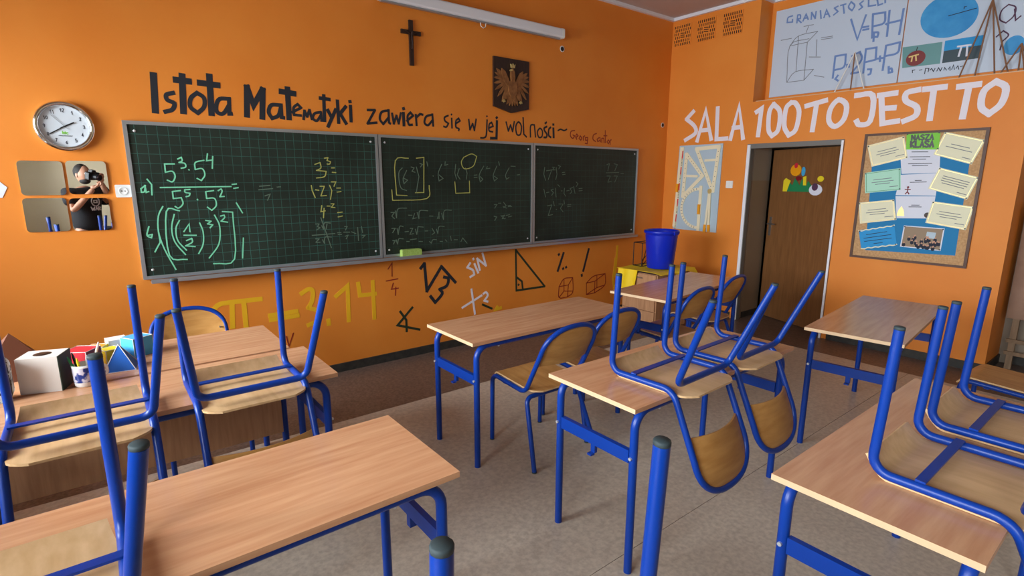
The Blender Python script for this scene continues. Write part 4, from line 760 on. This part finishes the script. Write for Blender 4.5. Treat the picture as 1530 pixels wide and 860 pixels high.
# ------------------------------------------------------------------ chairs
SW = .20
def arch_point(th):
    c_, s_ = math.cos(th), math.sin(th)
    ex = math.copysign(abs(c_)**.85, c_); sz = abs(s_)**.85
    return (SW*ex, -.240-.062*sz, .690+.145*sz)
def make_chair(label):
    t = thing('school_chair', label, 'chair', (0, 0, 0), (0, 0, 0), 'school chairs')
    lower = lambda s: fillet([(s*SW, .222, .006), (s*SW, .215, .446), (s*SW, -.105, .425), (s*SW, -.240, .690)], [.05, .07], 6)
    path = lower(1)[:-1]+[Vector(arch_point(PI*k/22)) for k in range(23)]+lower(-1)[:-1][::-1]
    MB().tube(path, .014, 12).build('side_and_back_tube', 'blue_steel', t)
    rear = fillet([(.247, -.250, .006), (.20, -.118, .397), (-.20, -.118, .397), (-.247, -.250, .006)], [.045, .045], 6)
    MB().tube(rear, .014, 12).build('rear_leg_tube', 'blue_steel', t)
    MB().box(-SW, SW, .083, .108, .418, .425).build('cross_bar', 'blue_steel', t)
    for x, y in ((SW, .222), (-SW, .222), (.247, -.250), (-.247, -.250)):
        MB().lathe([(0, 0), (.0125, 0), (.0143, .002), (.0143, .009), (.0, .009)], (x, y, 0), 12).build('foot_cap', 'cap', t)
    def seat_fn(u, v):
        y = -.185+.425*v
        hw = .192
        if v < .16: hw -= .060*(1-v/.16)**2.2
        if v > .86: hw -= .018*((v-.86)/.14)
        x = (2*u-1)*hw
        z = .4645+(y-.2)*.0625-.006*math.cos(PI*(y)/.42)*(1-(x/.2)**2)
        if y > .175: z -= .055*((y-.175)/.065)**1.7
        if v < .1: z -= .0
        n = Vector((0, 0, 1)) if y < .175 else Vector((0, 1.4*((y-.175)/.065), 1))
        return (x, y, z), n
    MB().grid(seat_fn, 14, 26, .009, 0, 1).build('seat', ['ply_top', 'ply'], t)
    def back_fn(u, v):
        z = .605+.222*v
        if z < .690: hw = SW-.003; yt = -.240+(.690-z)*.51
        else:
            q = min(1, (z-.690)/.145); sz = q
            th = math.asin(min(1, sz**(1/.85))); hw = max(.02, SW*abs(math.cos(th))**.85-.003); yt = -.240-.062*sz
        x = (2*u-1)*hw
        y = yt+.010-.045*(1-(x/SW)**2)*(hw/SW)**1.5*(1-.35*v)
        return (x, y, z), (-.5*x, 1, .4)
    MB().grid(back_fn, 16, 12, .009).build('backrest', 'ply_back', t)
    for s in (-1, 1): MB().tube([(s*.165, -.248, .70), (s*.165, -.225, .71)], .005, 6).build('rivet', 'steel', t)
    return t
cp_ = make_chair('chair tucked under the desk nearest the chalkboard, on its left')
def place(o, label, loc, rot): o.location = loc; o.rotation_euler = rot; o['label'] = label; return o
def upright(label, x, y, rz=0, o=None): return place(o or copy_tree(cp_), label, (x, y, 0), (0, 0, rad(rz)))
UPZ = 1.2165
def upturned(label, x, yfront, rz=0):
    return place(copy_tree(cp_), label, (x, yfront-.22, UPZ), (rad(-3.4), PI, rad(rz)))
upright('chair tucked under the desk nearest the chalkboard, on its left', 2.045, 2.345, 0, cp_)
upright('chair tucked under the desk nearest the chalkboard, on its right', 2.54, 2.42, 0)
upright('left chair at the desk by the blue bucket', 3.53, 2.50, 3)
upright('chair nearest the door at the desk by the blue bucket', 4.21, 2.62, 5)
upright('chair drawn up at the far right edge behind upturned chair legs', 4.25, .53, 0)
upright('teacher chair between the teacher desk and the orange wall', .39, 3.50, 180)
upturned('left upturned chair on the middle desk', 1.98, 1.522, 2)
upturned('right upturned chair on the middle desk', 2.483, 1.545, 2)
upturned('left upturned chair on the right front desk', 1.94, .468)
upturned('right upturned chair on the right front desk', 2.468, .462)
upturned('upturned chair at the far left beside the white box', -.115, 2.475)
upturned('upturned chair on the desk in front of the yellow pi', .43, 2.53)
big = upturned('upturned chair at the left edge of the left front desk', -.24, 1.468)
big.scale = (1.03, 1.03, 1.03); big.location.z = .76+(UPZ-.76)*1.03
upturned('upturned chair right in front of the camera, only leg ends showing', .465, .465)

# ------------------------------------------------------------------ corner cabinet, bucket, cloth, wire model
cab = thing('drawer_cabinet', 'low wooden drawer cabinet in the corner under a yellow cloth', 'cabinet', (4.60, 3.42, 0))
MB().box(.012, .55, 0, .46, .03, .645).build('body', 'panel_wood', cab)
for k in range(3):
    dr = MB().box(-.006, .012, .012, .448, .045+.2*k, .235+.2*k).build('drawer', 'panel_wood', cab)
    MB().box(-.016, -.006, .18, .28, .185+.2*k, .197+.2*k).build('handle', 'steel', dr)
MB().box(-.01, .56, -.01, .47, .645, .66).build('top', 'dark_wood', cab)
MB().box(.03, .53, .02, .44, 0, .03).build('plinth', 'base_dark', cab)
cl = MB()
def cloth_fn(u, v):
    x = 4.55+.70*u; y = 3.33+.60*v
    z = .668+.004*math.sin(9*u+4*v)
    if y < 3.405: z -= (3.405-y)*1.3*(.5+.5*math.sin(7*u+.6))*(1 if u > .35 else .15)
    if x < 4.585: z -= 0.0
    return (x, y, z), (0, 0, 1)
cl.grid(cloth_fn, 24, 16, .003)
def cloth_side(u, v): return (4.575-.02*v+.012*math.sin(10*u), 3.66+.26*u+.02*v, .668-.34*v*(.55+.45*u)), (-1, 0, 0)
cl.grid(cloth_side, 10, 8, .003)
tag(cl.build('yellow_cloth', 'yellow'), 'yellow cloth spread over the corner cabinet', 'cloth')
bk = thing('plastic_bucket', 'tall blue plastic bin standing on the yellow cloth', 'bucket', (4.88, 3.60, .677))
MB().lathe([(0, 0), (.135, 0), (.142, .01), (.172, .36), (.172, .375), (.186, .38), (.190, .40), (.182, .415), (.172, .412), (.165, .38), (.135, .02), (0, .015)], (0, 0, 0), 40).build('shell', 'bucket', bk)
for s in (-1, 1): MB().box(-.035, .035, s*.186-.008, s*.186+.008, .375, .41).build('grip_tab', 'bucket', bk)
wm = thing('wire_model', 'dark wire box frame with diagonals behind the blue bin', 'model', (4.92, 3.84, .676))
a_, b_, h_ = .13, .06, .26
cs = [(-a_, -b_), (a_, -b_), (a_, b_), (-a_, b_)]
for i in range(4):
    p, q = cs[i], cs[(i+1) % 4]
    for s_, e_ in (((*p, 0), (*q, 0)), ((*p, h_), (*q, h_)), ((*p, 0), (*p, h_))): MB().tube([s_, e_], .005, 6).build('rod', 'black', wm)
for s_, e_ in (((*cs[0], 0), (*cs[1], h_*.75)), ((*cs[0], 0), (*cs[2], h_)), ((*cs[0], .06), (*cs[1], h_))): MB().tube([s_, e_], .004, 6).build('rod', 'black', wm)

# ------------------------------------------------------------------ things on the teacher desk
TZ = .76
bx = thing('wooden_box', 'whitewashed wooden box with round hole in its lid', 'box', (-.235, 2.89, TZ), (0, 0, rad(-18)))
MB().box(-.07, .07, -.06, .06, 0, .15).build('body', 'box_white', bx)
MB().box(.0701, .0735, -.06, .06, 0, .15).build('side_board', 'green_paint', bx)
MB().lathe([(0, .0006), (.03, .0006), (.031, 0)], (0, .0, .15), 20).build('hole', 'black', bx)
mg = thing('pen_mug', 'printed white mug full of pens beside the white box', 'mug', (-.105, 2.835, TZ))
MB().lathe([(0, 0), (.036, 0), (.04, .006), (.043, .022)], (0, 0, 0), 28).build('base_ring', 'white', mg)
MB().lathe([(.043, .022), (.044, .085)], (0, 0, 0), 28).build('printed_wall', 'mug', mg)
MB().lathe([(.044, .085), (.045, .095), (.041, .095), (.039, .01), (0, .01)], (0, 0, 0), 28).build('rim', 'white', mg)
MB().tube(fillet([(.043, 0, .075), (.075, .005, .075), (.075, .005, .03), (.042, 0, .03)], [.015, .015]), .006, 8).build('handle', 'white', mg)
PENS = [((-.02, .01), (-.035, .02, .145), 'black', 'dark pen with green cap in the pen mug'), ((-.01, -.015), (-.02, -.03, .13), 'yellow_card', 'yellow pencil in the pen mug'), ((.008, .015), (.012, .02, .125), 'white', 'white marker in the pen mug'),
        ((.018, -.01), (.06, .0, .18), 'ivory', 'long ivory stick leaning out of the pen mug'), ((-.025, -.005), (-.05, .0, .135), 'green_card', 'green marker in the pen mug')]
for (bx_, tip, m_, lab) in PENS:
    t = thing('pen', lab, 'pen', (-.105, 2.835, TZ), group='pens in the mug')
    b0 = Vector((bx_[0]*.7, bx_[1]*.7, .014)); tp = Vector(tip)
    MB().tube([b0, b0.lerp(tp, .86)], .005, 8).build('barrel', m_, t); MB().tube([b0.lerp(tp, .86), tp], .005, 8, 0, False, .002).build('tip', 'white' if m_ == 'ivory' else m_, t)
def pyramid(name, label, loc, rz, half, hgt, mat, edge=None):
    t = thing(name, label, 'model', loc, (0, 0, rad(rz)), 'paper solids on the teacher desk')
    vs = [(-half, -half, 0), (half, -half, 0), (half, half, 0), (-half, half, 0), (0, 0, hgt)]
    MB().add(vs, [(0, 3, 2, 1), (0, 1, 4), (1, 2, 4), (2, 3, 4), (3, 0, 4)]).build('faces', mat, t)
    if edge:
        mb = MB()
        for i in range(4): mb.tube([vs[i], vs[4]], .002, 5).tube([vs[i], vs[(i+1) % 4]], .002, 5)
        mb.build('white_edges', edge, t)
def cube(label, loc, rz, s, mats):
    t = thing('paper_cube', label, 'model', loc, (0, 0, rad(rz)), 'paper solids on the teacher desk')
    o = MB().box(-s, s, -s, s, 0, 2*s).build('faces', mats, t)
    for p in o.data.polygons:
        p.material_index = 0 if p.normal.y < -.5 else (1 if p.normal.x > .5 else (2 if p.normal.z > .5 else 0)) % len(mats)
    mb = MB()
    c4 = [(-s, -s), (s, -s), (s, s), (-s, s)]
    for i in range(4): mb.tube([(*c4[i], 0.002), (*c4[i], 2*s)], .0015, 5).tube([(*c4[i], 2*s), (*c4[(i+1) % 4], 2*s)], .0015, 5)
    mb.build('white_edges', 'white', t)
pyramid('paper_pyramid', 'shiny blue paper pyramid beside the pen mug', (.022, 3.0, TZ), -8, .062, .115, 'blue_card', 'white')
pyramid('cardboard_pyramid', 'large brown cardboard pyramid behind the white box', (-.36, 3.20, TZ), 12, .14, .19, 'cardboard')
cube('red paper cube behind the pen mug', (-.115, 3.055, TZ), -32, .052, ['red', 'dark_red', 'red'])
cube('cyan and red paper cube behind the blue pyramid', (.10, 3.19, TZ), 30, .048, ['cyan_card', 'dark_red', 'cyan_card'])
cube('small yellow and blue paper cube beside the blue pyramid', (-.012, 3.13, TZ), 25, .034, ['yellow_card', 'blue_card', 'yellow_card'])
cube('small orange and green paper cube beside the red cube', (-.06, 3.22, TZ), -20, .034, ['green_card', 'yellow_card', 'orange_plastic'])
cube('small white paper cube at the back of the paper solids', (.02, 3.27, TZ), 10, .04, ['white', 'white', 'white'])
pc = MB().prism(rounded(-.07, .07, 0, .17, .03), -.04, .04, 'xz').build('pencil_bag', 'pattern')
pc.location = (-.405, 2.83, TZ); tag(pc, 'black and white patterned bag at the far left edge', 'bag')

# ------------------------------------------------------------------ wooden stand at the far right
es = thing('wooden_stand', 'raw wooden stand with brown board at the far right wall', 'stand', (6.2, .55, 0))
MB().box(-.012, .006, -.37, .365, .455, 1.45).build('board', 'panel_brown', es)
for y in (-.30, .30): MB().box(.006, .045, y-.022, y+.022, 0, 1.40).build('leg', 'raw_wood', es)
for z in (.13, .24): MB().box(-.012, .006, -.33, .34, z, z+.032).build('rail', 'raw_wood', es)
for y in (-.10,):
    MB().box(.05, .12, y-.02, y+.02, 0, .5).build('rear_leg', 'raw_wood', es)

# ------------------------------------------------------------------ the photographer, seen only in the mirror tiles
fw = Vector((math.sin(rad(37.956)), math.cos(rad(37.956)), 0)); rt = Vector((fw.y, -fw.x, 0)); UPV = Vector((0, 0, 1))
def W(f, r, z): return fw*f+rt*r+UPV*z
def skin_mesh(name, verts, edges, radii, mat, parent, root=0, sub=2):
    me = bpy.data.meshes.new(name); me.from_pydata([tuple(v) for v in verts], edges, []); me.materials.append(M[mat])
    o = bpy.data.objects.new(name, me); COL.objects.link(o); o.parent = parent
    sm = o.modifiers.new('skin', 'SKIN'); sm.use_smooth_shade = True
    for i, v in enumerate(me.skin_vertices[0].data):
        v.radius = radii[i] if isinstance(radii[i], tuple) else (radii[i], radii[i]); v.use_root = (i == root)
    sb = o.modifiers.new('sub', 'SUBSURF'); sb.levels = sub; sb.render_levels = sub
    return o
person = thing('person', 'person in a black t-shirt holding a camera, reflected in the mirror tiles', 'person', (0, 0, 0))
V_ = [W(-.33, 0, .98), W(-.33, 0, 1.15), W(-.33, 0, 1.33), W(-.32, 0, 1.46), W(-.29, 0, 1.54),
      W(-.31, -.19, 1.44), W(-.20, -.25, 1.22), W(-.07, -.05, 1.50),
      W(-.31, .19, 1.44), W(-.26, .31, 1.27), W(-.13, .10, 1.58),
      W(-.33, -.10, .90), W(-.31, -.11, .50), W(-.34, -.11, .09), W(-.24, -.12, .04),
      W(-.33, .10, .90), W(-.31, .11, .50), W(-.34, .11, .09), W(-.24, .12, .04)]
E_ = [(0, 1), (1, 2), (2, 3), (3, 4), (3, 5), (5, 6), (6, 7), (3, 8), (8, 9), (9, 10), (0, 11), (11, 12), (12, 13), (13, 14), (0, 15), (15, 16), (16, 17), (17, 18)]
R_ = [.12, .11, .11, .06, .052, .042, .043, .030, .042, .043, .030, .095, .065, .042, .036, .095, .065, .042, .036]
skin_mesh('body', V_, E_, R_, 'skin', person)
tv = [W(-.33, 0, .92), W(-.33, 0, 1.12), W(-.33, 0, 1.33), W(-.32, 0, 1.46), W(-.31, -.19, 1.445), W(-.235, -.24, 1.29), W(-.31, .19, 1.445), W(-.275, .28, 1.32)]
skin_mesh('t_shirt', tv, [(0, 1), (1, 2), (2, 3), (3, 4), (4, 5), (3, 6), (6, 7)], [.185, .17, .185, .135, .095, .075, .095, .075], 'shirt', person)
lv = [W(-.33, 0, 1.0), W(-.33, -.10, .90), W(-.31, -.11, .50), W(-.34, -.11, .10), W(-.33, .10, .90), W(-.31, .11, .50), W(-.34, .11, .10)]
skin_mesh('trousers', lv, [(0, 1), (1, 2), (2, 3), (0, 4), (4, 5), (5, 6)], [.165, .11, .08, .062, .11, .08, .062], 'jeans', person)
def ellipsoid(name, c, rf, rr, rz_, mat, parent, cut=None, n=24, m=16, shape=None):
    vs = []; fs = []
    for i in range(m+1):
        ph = PI*i/m
        for k in range(n):
            a = 2*PI*k/n
            f_, r_, z_ = rf*math.sin(ph)*math.cos(a), rr*math.sin(ph)*math.sin(a), rz_*math.cos(ph)
            if shape: f_, r_, z_ = shape(f_, r_, z_)
            p = W(f_, r_, z_)+c
            vs.append(p)
    for i in range(m):
        for k in range(n): fs.append((i*n+k, i*n+(k+1) % n, (i+1)*n+(k+1) % n, (i+1)*n+k))
    mb = MB(); mb.add(vs, fs, 0, True); return mb.build(name, mat, parent)
HC = W(-.285, 0, 1.675)
def face(f_, r_, z_):
    if z_ < -.02: r_ *= 1-.35*min(1, (-z_-.02)/.1); f_ = f_*(1-.15*min(1, (-z_-.02)/.1))
    return f_, r_, z_
hd_ = ellipsoid('head', HC, .098, .077, .122, 'skin', person, shape=face)
ellipsoid('nose', HC+W(.098, 0, -.012), .018, .013, .024, 'skin', hd_, n=12, m=8)
for s in (-1, 1):
    ellipsoid('ear', HC+W(-.008, s*.078, -.01), .018, .007, .03, 'skin', hd_, n=12, m=8)
    ellipsoid('eye', HC+W(.083, s*.03, .012), .010, .013, .009, 'white', hd_, n=12, m=8)
ellipsoid('mouth', HC+W(.083, 0, -.062), .008, .022, .006, 'dark_red', hd_, n=12, m=8)
ellipsoid('hair', HC+W(-.022, 0, .030), .098, .083, .105, 'hair', person)
ellipsoid('beard', HC+W(.018, 0, -.078), .068, .055, .046, 'hair', person)
# hands closed on the camera
def hand(base, palm_dir, finger_dir, side, up):
    hv = [base, base+palm_dir*.05, base+palm_dir*.085]; he = [(0, 1), (1, 2)]; hr = [.027, (.036, .022), (.034, .018)]
    for k in range(4):
        st = base+palm_dir*.085+side*(.027-.018*k); i0 = len(hv); L = (.036, .042, .040, .032)[k]
        hv += [st+palm_dir*L*.6+up*.004, st+palm_dir*L*.85+finger_dir*L*.7, st+palm_dir*L*.5+finger_dir*L*1.35]
        he += [(2, i0), (i0, i0+1), (i0+1, i0+2)]; hr += [.0095, .0088, .008]
    i0 = len(hv); hv += [base+side*.04+palm_dir*.03, base+side*.058+palm_dir*.055+finger_dir*.02, base+side*.055+palm_dir*.075+finger_dir*.04]
    he += [(1, i0), (i0, i0+1), (i0+1, i0+2)]; hr += [.013, .011, .009]
    return skin_mesh('hand', hv, he, hr, 'skin', person)
hand(W(-.10, -.07, 1.505), W(.25, .75, .3).normalized(), UPV*1.0, fw, -UPV)
hand(W(-.16, .115, 1.575), W(.45, -.05, .9).normalized(), -rt, UPV*.3+fw*.7, rt)
def chest(r_, z_): return W(-.33+.186, r_, z_)
mb = MB()
def chest_ribbon(mb, strokes, w):
    for st in strokes:
        for (a, b), (c_, d_) in zip(st, st[1:]):
            L = math.hypot(c_-a, d_-b) or 1e-6; ux, uz = (c_-a)/L*w/2, (d_-b)/L*w/2
            q = [(a-ux-uz, b-uz+ux), (c_+ux-uz, d_+uz+ux), (c_+ux+uz, d_+uz-ux), (a-ux+uz, b-uz-ux)]
            vs = [chest(x, z) for x, z in q]+[chest(x, z)+fw*.004 for x, z in q]
            mb.add(vs, [(0, 1, 2, 3), (7, 6, 5, 4), (0, 4, 5, 1), (1, 5, 6, 2), (2, 6, 7, 3), (3, 7, 4, 0)])
chest_ribbon(mb, [[(.05*math.cos(2*PI*k/16), 1.335+.058*math.sin(2*PI*k/16)) for k in range(17)], [(-.02, 1.32), (-.02, 1.35), (.02, 1.35), (.02, 1.32), (-.02, 1.32)]], .011)
chest_ribbon(mb, [[(-.065, 1.265), (-.052, 1.225), (-.042, 1.25), (-.032, 1.225), (-.02, 1.265)], [(-.012, 1.225), (.005, 1.265), (.02, 1.225)], [(-.006, 1.24), (.014, 1.24)], [(.03, 1.225), (.03, 1.265), (.052, 1.262), (.05, 1.247), (.03, 1.245), (.055, 1.225)]], .009)
mb.build('shirt_print', 'white', person)
cm = thing('photo_camera', 'black camera held up by the person in the mirror', 'camera', (0, 0, 1.63), (rad(-11.5), 0, rad(-37.956)))
MB().prism(rounded(-.07, .07, -.048, .05, .012), -.165, -.10, 'xz').build('camera_body', 'black', cm)
MB().prism([(-.028, .05), (.028, .05), (.02, .078), (-.02, .078)], -.165, -.105, 'xz').build('viewfinder_hump', 'black', cm)
MB().lathe([(.030, .10), (.036, .098), (.038, .06), (.040, .03), (.040, .015), (.034, .015), (.030, .03)], (0, 0, 0), 28, 0, 'y').build('lens_barrel', 'black', cm)
MB().lathe([(0, .032), (.031, .030)], (0, 0, 0), 28, 0, 'y').build('front_glass', 'glass', cm)
